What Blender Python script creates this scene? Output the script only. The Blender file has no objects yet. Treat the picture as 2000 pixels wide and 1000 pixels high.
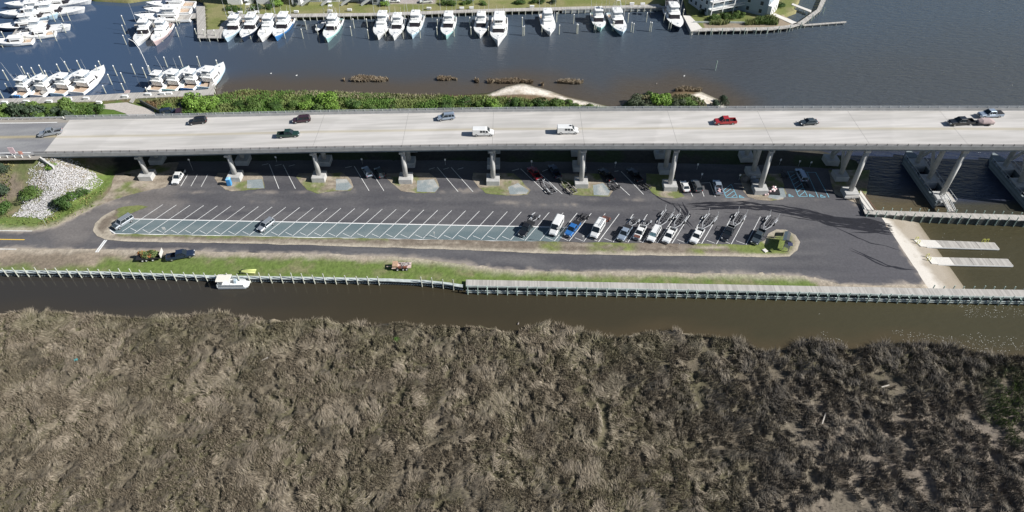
import bpy, math, random
import numpy as np
from mathutils import Vector
from mathutils.geometry import delaunay_2d_cdt
R = math.radians
S = bpy.context.scene
C = S.collection
# ------------------------------------------------------------------ camera
FOC, PITCH, HCAM = 1345.0, R(43.5), 117.0
cam = bpy.data.cameras.new('camera'); camo = bpy.data.objects.new('camera', cam); C.objects.link(camo)
camo.location = (0, 0, HCAM); camo.rotation_euler = (R(90) - PITCH, 0, 0)
cam.sensor_width = 36; cam.lens = 36 * FOC / 2000; cam.clip_start = 1; cam.clip_end = 6000
S.camera = camo
# ------------------------------------------------------------------ sky and sun
SUN_EL, SUN_AZ = R(36), R(-12)          # sun stands over +X, a little towards the camera
w = bpy.data.worlds.new('World'); S.world = w; w.use_nodes = True
nt = w.node_tree; bg = nt.nodes['Background']
sk = nt.nodes.new('ShaderNodeTexSky'); sk.sky_type = 'NISHITA'; sk.sun_disc = False
sk.sun_elevation = SUN_EL; sk.sun_rotation = R(90) - SUN_AZ
sk.air_density = 1.0; sk.dust_density = 0.6; sk.ozone_density = 2.2
nt.links.new(sk.outputs[0], bg.inputs[0]); bg.inputs[1].default_value = 0.05
sun = bpy.data.lights.new('sun', 'SUN'); suno = bpy.data.objects.new('sun', sun); C.objects.link(suno)
sun.energy = 5.0; sun.angle = R(0.5); sun.color = (1, 0.975, 0.935)
sd = Vector((math.cos(SUN_EL) * math.cos(SUN_AZ), math.cos(SUN_EL) * math.sin(SUN_AZ), math.sin(SUN_EL)))
suno.rotation_euler = sd.to_track_quat('Z', 'Y').to_euler(); suno.location = (150, -30, 150)
S.view_settings.view_transform = 'Standard'; S.view_settings.look = 'None'
S.view_settings.gamma = 1; S.view_settings.exposure = 0.47
# ------------------------------------------------------------------ survey helpers (photo pixel -> place in the world)
_F = np.array([0, math.cos(PITCH), -math.sin(PITCH)]); _U = np.array([0, math.sin(PITCH), math.cos(PITCH)])
def at(px, py, z=0.0):
    d = _F + np.array([1., 0, 0]) * (px - 1000) / FOC + _U * (500 - py) / FOC
    t = (z - HCAM) / d[2]
    return (float(d[0] * t), float(d[1] * t), float(z))
def pix(X, Y, Z=0.0):
    v1 = Y * _F[1] + (Z - HCAM) * _F[2]; v2 = Y * _U[1] + (Z - HCAM) * _U[2]
    return 1000 + FOC * X / v1, 500 - FOC * v2 / v1
rs = np.random.RandomState(7); rnd = random.Random(5)
_tab = rs.rand(8, 256, 256)
def vnoise(x, y, k=0):
    xi = np.floor(x).astype(int); yi = np.floor(y).astype(int); fx = x - xi; fy = y - yi
    fx = fx * fx * (3 - 2 * fx); fy = fy * fy * (3 - 2 * fy); T = _tab[k % 8]
    a = T[xi & 255, yi & 255]; b = T[(xi + 1) & 255, yi & 255]; c = T[xi & 255, (yi + 1) & 255]; d = T[(xi + 1) & 255, (yi + 1) & 255]
    return (a * (1 - fx) + b * fx) * (1 - fy) + (c * (1 - fx) + d * fx) * fy
def fbm(x, y, s, o=4, k=0):
    x = np.asarray(x, float) / s; y = np.asarray(y, float) / s; r = 0; a = .5; t = 0
    for i in range(o):
        r = r + a * vnoise(x + 17.3 * i + 40, y + 9.1 * i + 40, k + i); t += a; a *= .5; x = x * 2.03; y = y * 2.03
    return r / t
def sst(a, b, x):
    t = np.clip((x - a) / (b - a), 0, 1); return t * t * (3 - 2 * t)
def inpoly(x, y, poly):
    x = np.asarray(x); y = np.asarray(y); c = np.zeros(x.shape, bool); n = len(poly)
    for i in range(n):
        x0, y0 = poly[i][:2]; x1, y1 = poly[(i + 1) % n][:2]
        if y0 == y1: continue
        m = ((y0 > y) != (y1 > y)) & (x < (x1 - x0) * (y - y0) / (y1 - y0) + x0); c ^= m
    return c
def pdist(x, y, pl, closed=False):
    x = np.asarray(x, float); y = np.asarray(y, float); d = np.full(x.shape, 1e9); n = len(pl)
    for i in range(n if closed else n - 1):
        x0, y0 = pl[i][:2]; x1, y1 = pl[(i + 1) % n][:2]; dx, dy = x1 - x0, y1 - y0; L = dx * dx + dy * dy + 1e-9
        t = np.clip(((x - x0) * dx + (y - y0) * dy) / L, 0, 1)
        d = np.minimum(d, np.hypot(x - x0 - t * dx, y - y0 - t * dy))
    return d
def mix(a, b, t):
    a = np.asarray(a, float); b = np.asarray(b, float); t = np.asarray(t, float)[..., None]
    return a * (1 - t) + b * t
# ------------------------------------------------------------------ materials
_M = {}
def _nm(name):
    m = bpy.data.materials.new(name); m.use_nodes = True
    return m, m.node_tree.nodes, m.node_tree.links, m.node_tree.nodes['Principled BSDF']
def mat(name, col, rough=.6, metal=0., var=.12, vs=3., bump=0., bs=20., coat=0., spec=.5):
    if name in _M: return _M[name]
    m, N, L, b = _nm(name); _M[name] = m
    b.inputs['Roughness'].default_value = rough; b.inputs['Metallic'].default_value = metal
    b.inputs['Coat Weight'].default_value = coat; b.inputs['Specular IOR Level'].default_value = spec
    tc = N.new('ShaderNodeTexCoord')
    n = N.new('ShaderNodeTexNoise'); n.inputs['Scale'].default_value = vs; n.inputs['Detail'].default_value = 5
    L.new(tc.outputs['Object'], n.inputs['Vector'])
    r = N.new('ShaderNodeMapRange'); r.inputs[1].default_value = .3; r.inputs[2].default_value = .7
    r.inputs[3].default_value = 1 - var; r.inputs[4].default_value = 1 + var * .6
    L.new(n.outputs[0], r.inputs[0])
    v = N.new('ShaderNodeVectorMath'); v.operation = 'SCALE'; v.inputs[0].default_value = col[:3]
    L.new(r.outputs[0], v.inputs['Scale']); L.new(v.outputs[0], b.inputs['Base Color'])
    if bump:
        n2 = N.new('ShaderNodeTexNoise'); n2.inputs['Scale'].default_value = bs; n2.inputs['Detail'].default_value = 4
        L.new(tc.outputs['Object'], n2.inputs['Vector'])
        bp = N.new('ShaderNodeBump'); bp.inputs['Strength'].default_value = bump; bp.inputs['Distance'].default_value = .05
        L.new(n2.outputs[0], bp.inputs['Height']); L.new(bp.outputs[0], b.inputs['Normal'])
    return m
def mat_vc(name, rough=.9, var=.25, vs=1.2, bump=0., bs=2., bd=.3, spec=.2, fine=0., fs=8.):
    """surface colours come from the painted attribute, broken up by noise"""
    if name in _M: return _M[name]
    m, N, L, b = _nm(name); _M[name] = m
    b.inputs['Roughness'].default_value = rough; b.inputs['Specular IOR Level'].default_value = spec
    a = N.new('ShaderNodeAttribute'); a.attribute_name = 'Col'
    tc = N.new('ShaderNodeTexCoord'); n = N.new('ShaderNodeTexNoise'); n.inputs['Scale'].default_value = vs
    n.inputs['Detail'].default_value = 8; n.inputs['Roughness'].default_value = .7
    L.new(tc.outputs['Object'], n.inputs['Vector'])
    r = N.new('ShaderNodeMapRange'); r.inputs[1].default_value = .3; r.inputs[2].default_value = .7
    r.inputs[3].default_value = 1 - var; r.inputs[4].default_value = 1 + var
    L.new(n.outputs[0], r.inputs[0])
    v = N.new('ShaderNodeVectorMath'); v.operation = 'SCALE'
    L.new(a.outputs['Color'], v.inputs[0]); L.new(r.outputs[0], v.inputs['Scale']); out = v.outputs[0]
    L.new(out, b.inputs['Base Color'])
    if bump:
        n2 = N.new('ShaderNodeTexNoise'); n2.inputs['Scale'].default_value = bs; n2.inputs['Detail'].default_value = 6
        L.new(tc.outputs['Object'], n2.inputs['Vector'])
        bp = N.new('ShaderNodeBump'); bp.inputs['Strength'].default_value = bump; bp.inputs['Distance'].default_value = bd
        L.new(n2.outputs[0], bp.inputs['Height']); L.new(bp.outputs[0], b.inputs['Normal'])
    return m
def mat_plank(name, col, step=.3, axis=0, var=.3, rough=.85):
    """weathered boards: a random tone per board"""
    if name in _M: return _M[name]
    m, N, L, b = _nm(name); _M[name] = m; b.inputs['Roughness'].default_value = rough
    b.inputs['Specular IOR Level'].default_value = .2
    tc = N.new('ShaderNodeTexCoord'); sp = N.new('ShaderNodeSeparateXYZ'); L.new(tc.outputs['Object'], sp.inputs[0])
    d = N.new('ShaderNodeMath'); d.operation = 'DIVIDE'; d.inputs[1].default_value = step; L.new(sp.outputs[axis], d.inputs[0])
    fl = N.new('ShaderNodeMath'); fl.operation = 'FLOOR'; L.new(d.outputs[0], fl.inputs[0])
    wn = N.new('ShaderNodeTexWhiteNoise'); wn.noise_dimensions = '1D'; L.new(fl.outputs[0], wn.inputs['W'])
    n = N.new('ShaderNodeTexNoise'); n.inputs['Scale'].default_value = .8; n.inputs['Detail'].default_value = 6
    L.new(tc.outputs['Object'], n.inputs['Vector'])
    ad = N.new('ShaderNodeMath'); ad.operation = 'ADD'; L.new(wn.outputs['Value'], ad.inputs[0]); L.new(n.outputs[0], ad.inputs[1])
    r = N.new('ShaderNodeMapRange'); r.inputs[1].default_value = .3; r.inputs[2].default_value = 1.7
    r.inputs[3].default_value = 1 - var; r.inputs[4].default_value = 1 + var; L.new(ad.outputs[0], r.inputs[0])
    v = N.new('ShaderNodeVectorMath'); v.operation = 'SCALE'; v.inputs[0].default_value = col
    L.new(r.outputs[0], v.inputs['Scale']); L.new(v.outputs[0], b.inputs['Base Color'])
    return m
# ------------------------------------------------------------------ mesh helpers
class MB:
    def __init__(s): s.v = []; s.f = []
    def add(s, vs, fs):
        o = len(s.v); s.v += [tuple(map(float, p)) for p in vs]; s.f += [tuple(i + o for i in f) for f in fs]; return s
    def box(s, c, d, a=0., taper=1.):
        hx, hy, hz = d[0] / 2, d[1] / 2, d[2] / 2; ca, sa = math.cos(a), math.sin(a); P = []
        for z, t in ((-hz, 1), (hz, taper)):
            for x, y in ((-hx, -hy), (hx, -hy), (hx, hy), (-hx, hy)):
                x *= t; y *= t; P.append((c[0] + x * ca - y * sa, c[1] + x * sa + y * ca, c[2] + z))
        return s.add(P, [(3, 2, 1, 0), (4, 5, 6, 7), (0, 1, 5, 4), (1, 2, 6, 5), (2, 3, 7, 6), (3, 0, 4, 7)])
    def bar(s, p, q, w_, h=None):
        h = h or w_; p = Vector(p); q = Vector(q); d = (q - p)
        if d.length < 1e-6: return s
        d.normalize(); up = Vector((0, 0, 1)) if abs(d.z) < .95 else Vector((0, 1, 0))
        r = d.cross(up).normalized() * (w_ / 2); u = r.cross(d).normalized() * (h / 2); P = []
        for e in (p, q):
            for a, b in ((-1, -1), (1, -1), (1, 1), (-1, 1)): P.append(e + r * a + u * b)
        return s.add(P, [(0, 1, 2, 3), (7, 6, 5, 4), (0, 4, 5, 1), (1, 5, 6, 2), (2, 6, 7, 3), (3, 7, 4, 0)])
    def tube(s, p, q, r0, r1=None, n=8):
        r1 = r0 if r1 is None else r1; p = Vector(p); q = Vector(q); d = (q - p).normalized()
        up = Vector((0, 0, 1)) if abs(d.z) < .95 else Vector((0, 1, 0)); a = d.cross(up).normalized(); b = a.cross(d)
        P = []
        for e, r in ((p, r0), (q, r1)):
            for i in range(n):
                t = 2 * math.pi * i / n; P.append(e + (a * math.cos(t) + b * math.sin(t)) * r)
        F = [(i, i + n, (i + 1) % n + n, (i + 1) % n) for i in range(n)]
        return s.add(P, F + [tuple(range(n)), tuple(range(2 * n - 1, n - 1, -1))])
    def path(s, pts, w_, h=None):
        for a, b in zip(pts[:-1], pts[1:]): s.bar(a, b, w_, h)
        return s
    def prism(s, poly, z0, z1):
        n = len(poly); P = [(x, y, z0) for x, y in poly] + [(x, y, z1) for x, y in poly]
        return s.add(P, [tuple(range(n))[::-1], tuple(range(n, 2 * n))] + [(i, (i + 1) % n, (i + 1) % n + n, i + n) for i in range(n)])
    def loft(s, rings, caps=True):
        n = len(rings[0]); P = [p for r in rings for p in r]; F = []
        for k in range(len(rings) - 1):
            for i in range(n):
                j = (i + 1) % n; F.append((k * n + i, k * n + j, (k + 1) * n + j, (k + 1) * n + i))
        if caps: F += [tuple(range(n))[::-1], tuple(range((len(rings) - 1) * n, len(rings) * n))]
        return s.add(P, F)
    def sphere(s, c, r, n=8, m=5):
        r = (r, r, r) if not hasattr(r, '__len__') else r; P = []
        for k in range(1, m):
            t = math.pi * k / m
            for i in range(n):
                p = 2 * math.pi * i / n; P.append((c[0] + r[0] * math.sin(t) * math.cos(p), c[1] + r[1] * math.sin(t) * math.sin(p), c[2] + r[2] * math.cos(t)))
        F = [(k * n + i, (k + 1) * n + i, (k + 1) * n + (i + 1) % n, k * n + (i + 1) % n) for k in range(m - 2) for i in range(n)]
        P += [(c[0], c[1], c[2] + r[2]), (c[0], c[1], c[2] - r[2])]; a = len(P)
        F += [(a - 2, i, (i + 1) % n) for i in range(n)] + [(a - 1, (m - 2) * n + (i + 1) % n, (m - 2) * n + i) for i in range(n)]
        return s.add(P, F)
    def build(s, name, m, parent=None, smooth=False, bevel=0.):
        me = bpy.data.meshes.new(name); me.from_pydata(s.v, [], s.f); me.materials.append(m)
        if smooth: me.polygons.foreach_set('use_smooth', [True] * len(me.polygons))
        me.update(); o = bpy.data.objects.new(name, me); C.objects.link(o)
        if parent: o.parent = parent
        if bevel:
            b = o.modifiers.new('bevel', 'BEVEL'); b.width = bevel; b.segments = 2; b.limit_method = 'ANGLE'
        return o
def npmesh(name, V, F, m, cols=None, parent=None, smooth=False):
    """V (n,3) F (k,3|4) arrays"""
    me = bpy.data.meshes.new(name); n = len(V); k = F.shape[1]
    me.vertices.add(n); me.vertices.foreach_set('co', np.ascontiguousarray(V, dtype=np.float32).ravel())
    me.loops.add(F.size); me.loops.foreach_set('vertex_index', np.ascontiguousarray(F, dtype=np.int32).ravel())
    me.polygons.add(len(F)); me.polygons.foreach_set('loop_start', np.arange(0, F.size, k, dtype=np.int32))
    me.update(calc_edges=True)
    if cols is not None:
        a = me.color_attributes.new('Col', 'FLOAT_COLOR', 'POINT')
        c = np.ones((n, 4), np.float32); c[:, :3] = cols; a.data.foreach_set('color', c.ravel())
    if smooth: me.polygons.foreach_set('use_smooth', np.ones(len(F), bool))
    me.materials.append(m); o = bpy.data.objects.new(name, me); C.objects.link(o)
    if parent: o.parent = parent
    return o
def tag(o, label=None, cat=None, group=None, kind=None):
    if label: o['label'] = label
    if cat: o['category'] = cat
    if group: o['group'] = group
    if kind: o['kind'] = kind
    return o
def thing(name, label, cat, loc=(0, 0, 0), a=0., group=None):
    o = bpy.data.objects.new(name, None); C.objects.link(o); o.location = loc; o.rotation_euler = (0, 0, a)
    return tag(o, label, cat, group)
def clone(root, loc, a=0., label=None, sc=1.):
    r = root.copy(); C.objects.link(r); r.location = loc; r.rotation_euler = (0, 0, a); r.scale = (sc, sc, sc)
    if label: r['label'] = label
    for ch in list(root.children):
        c = ch.copy(); C.objects.link(c); c.parent = r
        for g in list(ch.children):
            d = g.copy(); C.objects.link(d); d.parent = c
    return r
def dense(pl, step, closed=True, jit=0., seed=0):
    out = []; n = len(pl)
    for i in range(n if closed else n - 1):
        a = np.array(pl[i][:2], float); b = np.array(pl[(i + 1) % n][:2], float); k = max(1, int(np.hypot(*(b - a)) / step))
        for j in range(k): out.append(a + (b - a) * j / k)
    if not closed: out.append(np.array(pl[-1][:2], float))
    out = np.array(out)
    if jit:
        nx = fbm(out[:, 0], out[:, 1], 3., 4, seed) - .5; ny = fbm(out[:, 0] + 77, out[:, 1], 3., 4, seed + 3) - .5
        out = out + np.stack([nx, ny], 1) * jit * 2
    return out
def sheet(name, outline, zf, m, colf=None, step=1.0, edge=None, jit=0., seed=0, skirt=0., kind='structure', parent=None, px=True, z0=1.2):
    """triangulated sheet inside an outline; zf number or function(X,Y); colf(X,Y)->rgb"""
    pl = [at(a, b, z0)[:2] for a, b in outline] if px else outline
    bd = dense(pl, edge or step, True, jit, seed); nb = len(bd)
    x0, y0 = bd.min(0); x1, y1 = bd.max(0)
    gx, gy = np.meshgrid(np.arange(x0, x1, step), np.arange(y0, y1, step)); gx = gx.ravel(); gy = gy.ravel()
    gx = gx + (rs.rand(len(gx)) - .5) * step * .5; gy = gy + (rs.rand(len(gy)) - .5) * step * .5
    k = inpoly(gx, gy, bd) & (pdist(gx, gy, bd, True) > step * .35)
    pts = np.concatenate([bd, np.stack([gx[k], gy[k]], 1)])
    r = delaunay_2d_cdt([Vector(p) for p in pts], [(i, (i + 1) % nb) for i in range(nb)], [], 1, 1e-5)
    V = np.array([(p[0], p[1]) for p in r[0]]); F = np.array([f for f in r[2] if len(f) == 3], dtype=np.int32)
    c = V[F].mean(1); F = F[inpoly(c[:, 0], c[:, 1], bd)]
    e1 = V[F[:, 1]] - V[F[:, 0]]; e2 = V[F[:, 2]] - V[F[:, 0]]; neg = (e1[:, 0] * e2[:, 1] - e1[:, 1] * e2[:, 0]) < 0
    F[neg] = F[neg][:, ::-1]
    Z = zf(V[:, 0], V[:, 1]) if callable(zf) else np.full(len(V), zf)
    V3 = np.column_stack([V, Z])
    if skirt:
        ea = np.concatenate([F[:, [0, 1]], F[:, [1, 2]], F[:, [2, 0]]]); key = np.sort(ea, 1)
        _, idx, cnt = np.unique(key, axis=0, return_index=True, return_counts=True); be = ea[idx[cnt == 1]]
        n = len(V3); V3 = np.concatenate([V3, np.column_stack([V, np.minimum(Z, 0) - skirt])])
        F = np.concatenate([F, np.column_stack([be[:, 1], be[:, 0], be[:, 0] + n]), np.column_stack([be[:, 1], be[:, 0] + n, be[:, 1] + n])])
        V = np.concatenate([V, V])
    cols = colf(V[:, 0], V[:, 1]) if colf else None
    o = npmesh(name, V3, F, m, cols, parent)
    if kind: o['kind'] = kind
    return o
def line_strip(mb, a, b, w_, z):
    a = Vector(a[:2]); b = Vector(b[:2]); d = (b - a).normalized(); n = Vector((-d.y, d.x)) * w_ / 2
    mb.add([(*(a - n), z), (*(b - n), z), (*(b + n), z), (*(a + n), z)], [(0, 1, 2, 3)])
#@@1
# ------------------------------------------------------------------ land of the spit
BULK_PX = [(-320, 522), (0, 529), (200, 532), (425, 540), (620, 543), (760, 546), (830, 549), (870, 553), (905, 558)]
BULK_W = [at(*p, 1.2)[:2] for p in BULK_PX]
NORTH_PX = [(1684, 380), (1700, 345), (1672, 312), (1600, 292), (1500, 250), (1425, 212), (1402, 192), (1368, 177), (1330, 174), (1290, 184), (1245, 182), (1225, 196), (1208, 212),
            (1190, 206), (1150, 197), (1105, 186), (1062, 172), (1020, 161), (990, 166), (955, 180), (900, 184), (800, 182), (700, 180), (600, 176), (540, 175), (480, 173), (440, 180), (415, 188),
            (300, 196), (150, 202), (0, 206), (-320, 210)]
NORTH_W = [at(*p, .3)[:2] for p in NORTH_PX]
LAND_OUT = [at(-320, 522, 1.2)[:2]] + [at(*p, 1.2)[:2] for p in BULK_PX[1:]] + [at(*p, 1.2)[:2] for p in [(1200, 563), (1500, 569), (1815, 576), (1819, 572), (1808, 556), (1765, 490), (1722, 425), (1700, 420)]] + NORTH_W
NATSH = NORTH_W[1:28]
# road deck profile along X (near edge line of the bridge, deck height)
BX = [-400, -200, -140, -123, -95, -54, -5, 39, 90, 125, 180]
BZ = [7.6, 8.3, 8.9, 9.4, 10.1, 11.6, 13.4, 15.1, 17.2, 18.6, 20.9]
BY = [153.2, 152.9, 152.6, 152.4, 152.1, 151.5, 150.1, 147.8, 144.5, 142.2, 138.4]
BW = 18.2
def deck(X, t=0.):           # t 0 = near edge, 1 = far edge
    return (X, float(np.interp(X, BX, BY)) + BW * t, float(np.interp(X, BX, BZ)))
def land_z(X, Y):
    X = np.asarray(X, float); Y = np.asarray(Y, float)
    ds = pdist(X, Y, NATSH); z = np.minimum(1.2, .02 + .13 * ds) + (fbm(X, Y, 9, 3, 2) - .5) * .25 * sst(0, 6, ds)
    yb = np.interp(X, BX, BY); top = np.interp(X, BX, BZ) - .55
    dy = np.maximum(0, np.maximum(yb + 1.0 - Y, Y - (yb + BW - 1.0))); dx = np.maximum(0, X + 124) * 1.35
    h = top - np.hypot(dx, dy * np.where(Y > yb, .95, 1)) * .52
    z = np.maximum(z, h + (fbm(X, Y, 6, 3, 4) - .5) * .5 * (h > 1.4) * (h < top - .2))
    lot = inpoly(X, Y, LOTW) & (X > -112)
    return np.where(lot, np.minimum(z, 1.2), z)
LOT_PX = [(-330, 452), (0, 452), (60, 451), (110, 442), (150, 424), (190, 402), (225, 386), (270, 372), (315, 363), (330, 352), (345, 316), (700, 312), (1100, 316), (1500, 322), (1640, 330), (1655, 372), (1690, 400), (1722, 425),
          (1765, 490), (1808, 556), (1700, 557), (1640, 555), (1600, 544), (1560, 539), (1400, 534), (1250, 531), (1100, 530), (1000, 528), (930, 521), (870, 511), (780, 501), (600, 496), (400, 491), (190, 487), (0, 485), (-330, 480)]
LOTW = [at(*p, 1.2)[:2] for p in LOT_PX]
SAND = (.33, .27, .205); DIRT = (.20, .165, .125); GRASS = (.125, .175, .045); DRYG = (.20, .19, .10); GRAV = (.30, .35, .36); WHITE = (.72, .66, .57)
def land_col(X, Y):
    px, py = pix(X, Y, 1.2); n = fbm(X, Y, 7, 5, 1); n2 = fbm(X, Y, 1.6, 3, 5); n3 = fbm(X * .4, Y * 1.5, 4, 4, 6)
    c = mix(np.broadcast_to(DIRT, (len(X), 3)), SAND, sst(.35, .65, n3))
    # strip by the canal: grass near the bulkhead, dirt near the road
    gb = np.interp(px, [-300, 0, 185, 200, 400, 600, 760, 900, 1000, 1300, 1560, 1620], [522, 522, 521, 503, 503, 509, 511, 511, 531, 536, 538, 575])
    g = sst(-5, 5, (py - gb) + (n - .5) * 26 + (n2 - .5) * 9) * (py > 470)
    gc = mix(np.broadcast_to(GRASS, (len(X), 3)), DRYG, sst(.45, .75, n2 * .6 + n3 * .4))
    c = mix(c, gc, g)
    # embankment and scrub on the left
    emb = (px < 245) & (py > 290) & (py < 470); c = np.where(emb[:, None], mix(mix(np.broadcast_to(DIRT, (len(X), 3)), (.25, .20, .12), sst(.3, .7, n)), (.13, .15, .06), sst(.45, .62, n2 * .4 + n3 * .3 + n * .3)), c)
    gr = pdist(px, py, [(-200, 440), (0, 438), (70, 430), (110, 418), (150, 395), (185, 372), (215, 345)])
    c = mix(c, mix(np.broadcast_to((.10, .17, .035), (len(X), 3)), (.16, .19, .06), n2), (1 - sst(8, 17, gr + (n2 - .5) * 12)) * (px < 245) * (py > 300))
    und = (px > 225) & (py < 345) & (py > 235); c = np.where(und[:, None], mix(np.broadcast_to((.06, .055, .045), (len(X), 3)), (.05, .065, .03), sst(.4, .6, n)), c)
    # north bank scrub
    nb = (py < 262); scr = mix(mix(np.broadcast_to((.17, .12, .07), (len(X), 3)), (.12, .13, .055), sst(.35, .6, n)), (.09, .15, .03), sst(193, 207, py + (n2 - .5) * 14))
    c = np.where(nb[:, None], scr, c)
    dl = pdist(X, Y, LOTW, True); c = mix(c, (.42, .37, .30), (1 - sst(.2, 2.4, dl + (n2 - .5) * 2.6)) * .75 * (py > 380))
    for pl in SPITS:
        d = pdist(px, py, pl, True) * np.where(inpoly(px, py, pl), 1, -1)
        c = mix(c, mix(np.broadcast_to(WHITE, (len(X), 3)), (.5, .43, .34), sst(.4, .8, n2)), sst(-4, 2, d + (n - .5) * 9) * (py < 215))
    wet = 1 - sst(.5, 2.2, pdist(X, Y, NATSH)); c = c * (1 - .45 * wet)[:, None]
    return c
SPITS = [[(955, 182), (990, 164), (1022, 159), (1066, 170), (1112, 187), (1155, 196), (1200, 207), (1140, 203), (1085, 187), (1020, 183)],
         [(1350, 184), (1372, 175), (1404, 191), (1428, 212), (1385, 206)]]
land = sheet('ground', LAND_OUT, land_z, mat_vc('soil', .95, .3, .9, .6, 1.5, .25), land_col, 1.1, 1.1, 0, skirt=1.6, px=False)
# ------------------------------------------------------------------ asphalt, gravel, dirt islands, paint
def asph_col(X, Y):
    px, py = pix(X, Y, 1.2); n = fbm(X * .35, Y, 5, 5, 3); n2 = fbm(X * .25, Y * 2, 3, 4, 5); n3 = fbm(X, Y, 2.2, 4, 6)
    c = mix(np.broadcast_to((.070, .069, .077), (len(X), 3)), (.120, .116, .119), sst(.3, .72, n * .45 + n2 * .55))
    new = sst(1560, 1680, px + (n - .5) * 80); c = mix(c, (.086, .084, .093), new * .8)
    d = pdist(X, Y, LOTW, True); dust = (1 - sst(-.1, .7, d + (n3 - .5) * 1.9)) * .9 * ((py > 470) | (px < 330))
    dust = np.maximum(dust, sst(.60, .74, n2) * .5 * ((py > 370) & (py < 400)))
    dust = np.maximum(dust, (1 - sst(8, 60, pdist(px, py, [(120, 455), (190, 430), (235, 396), (320, 385)]) + (n3 - .5) * 60)) * .22)
    dust = np.maximum(dust, (1 - sst(1, 9, pdist(px, py, [(800, 505), (880, 512), (920, 516)]) + (n3 - .5) * 10)) * .7)
    return mix(c, (.36, .31, .26), dust)
lot = sheet('asphalt_road', [(p[0], p[1]) for p in LOT_PX], 1.225, mat_vc('asphalt', .85, .20, 1.6, .15, 6, .03, .35), asph_col, 1.1, .8, .3)
def isl_col(grassy=.5, seed=1):
    def f(X, Y):
        n = fbm(X, Y, 3.5, 4, seed); n2 = fbm(X * .5, Y * 2, 1.5, 3, seed + 2)
        c = mix(np.broadcast_to((.36, .31, .245), (len(X), 3)), (.24, .20, .155), sst(.3, .7, n2))
        return mix(c, mix(np.broadcast_to(GRASS, (len(X), 3)), DRYG, n2), sst(.62 - .3 * grassy, .78 - .3 * grassy, n))
    return f
def med_col(X, Y):
    px, py = pix(X, Y, 1.2); n = fbm(X * .4, Y, 3.5, 4, 2); n2 = fbm(X * .5, Y * 1.4, 1.1, 3, 4)
    dtop = py - np.interp(px, [225, 1500], [457, 478]); dbot = np.interp(px, [200, 1100, 1530], [468, 497, 503]) - py
    c = mix(np.broadcast_to((.17, .14, .11), (len(X), 3)), (.37, .32, .255), sst(.35, .7, n2 * .5 + n * .2 + .35 * (1 - sst(0, 6, dbot))))
    g = np.clip(1 - sst(2, 5, dtop + (n2 - .5) * 4), 0, 1) * (px > 230) * (px < 760) * .8
    for a, b in ((1155, 1235), (1350, 1540), (1060, 1090)):
        g = np.maximum(g, sst(a - 15, a + 10, px) * (1 - sst(b - 10, b + 15, px)) * sst(.30, .48, n * .6 + n2 * .4) * sst(4, 9, dbot + n2 * 3))
    g = np.maximum(g, (1 - sst(5, 15, np.hypot(px - 1537, (py - 478) * 1.3))) * sst(.3, .5, n2)); rim = 1 - sst(.2, 1.6, pdist(X, Y, MEDW, True) + (n2 - .5) * 1.6)
    rim = rim * ((dtop > 6) | (px < 225) | (px > 1490)); c = mix(c, (.44, .39, .31), rim * .85); g = g * (1 - rim)
    return mix(c, mix(np.broadcast_to(GRASS, (len(X), 3)), (.2, .22, .07), n2), g)
MEDIAN = [(230, 457), (700, 466), (1100, 473), (1300, 476), (1470, 479), (1492, 470), (1500, 456), (1515, 449), (1535, 449), (1553, 459), (1562, 473), (1558, 489), (1543, 501), (1500, 503), (1400, 501), (1200, 498),
          (1100, 497), (1000, 492), (800, 485), (600, 479), (400, 475), (250, 472), (205, 468), (190, 462), (182, 451), (185, 438), (198, 425), (218, 413), (242, 404), (266, 401), (290, 404), (276, 409), (250, 420), (224, 434), (214, 448), (219, 456)]
MEDW = [at(*p, 1.2)[:2] for p in MEDIAN]
sheet('median_island', MEDIAN, 1.30, mat_vc('dirt', .95, .3, 1.2, .5, 2, .15), med_col, .9, .6, .28, 3, skirt=.0)
ISL = [[(425, 320), (505, 316), (513, 345), (517, 368), (490, 371), (462, 374), (440, 371), (428, 362), (419, 348)],
       [(582, 322), (668, 318), (684, 350), (690, 366), (684, 373), (655, 374), (620, 378), (600, 371), (588, 358), (578, 345)],
       [(755, 322), (838, 318), (850, 347), (860, 365), (850, 376), (812, 378), (785, 373), (768, 360), (752, 347)],
       [(925, 322), (1004, 322), (1020, 355), (1036, 372), (1030, 381), (990, 382), (950, 378), (934, 366), (922, 350)],
       [(1090, 325), (1168, 325), (1180, 358), (1196, 374), (1190, 384), (1160, 384), (1120, 381), (1104, 368), (1092, 350)],
       [(1262, 328), (1318, 328), (1322, 368), (1338, 384), (1318, 388), (1288, 385), (1274, 376), (1262, 362)],
       [(1443, 330), (1525, 330), (1531, 366), (1537, 378), (1530, 389), (1505, 392), (1478, 390), (1460, 385), (1452, 374)],
       [(1618, 332), (1700, 332), (1690, 385), (1700, 405), (1676, 399), (1650, 388), (1630, 380)],
       [(190, 402), (215, 372), (225, 340), (330, 318), (350, 318), (336, 350), (322, 366), (270, 376), (225, 390)]]
ISL = [[(x, y if y > 334 or i == 7 or i == 8 else 338 + .2 * (y - 320)) for x, y in p] for i, p in enumerate(ISL)]
for i, p in enumerate(ISL):
    sheet('dirt_island', p, 1.262, mat_vc('dirt', .95, .3, 1.2, .5, 2, .15), isl_col(.75 if i in (3, 4, 5) else .35, i), .7, .5, .35, i)
def grav_col(X, Y):
    n = fbm(X, Y, 2, 4, 3); return mix(np.broadcast_to((.24, .275, .285), (len(X), 3)), (.40, .40, .38), sst(.45, .75, n))
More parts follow.
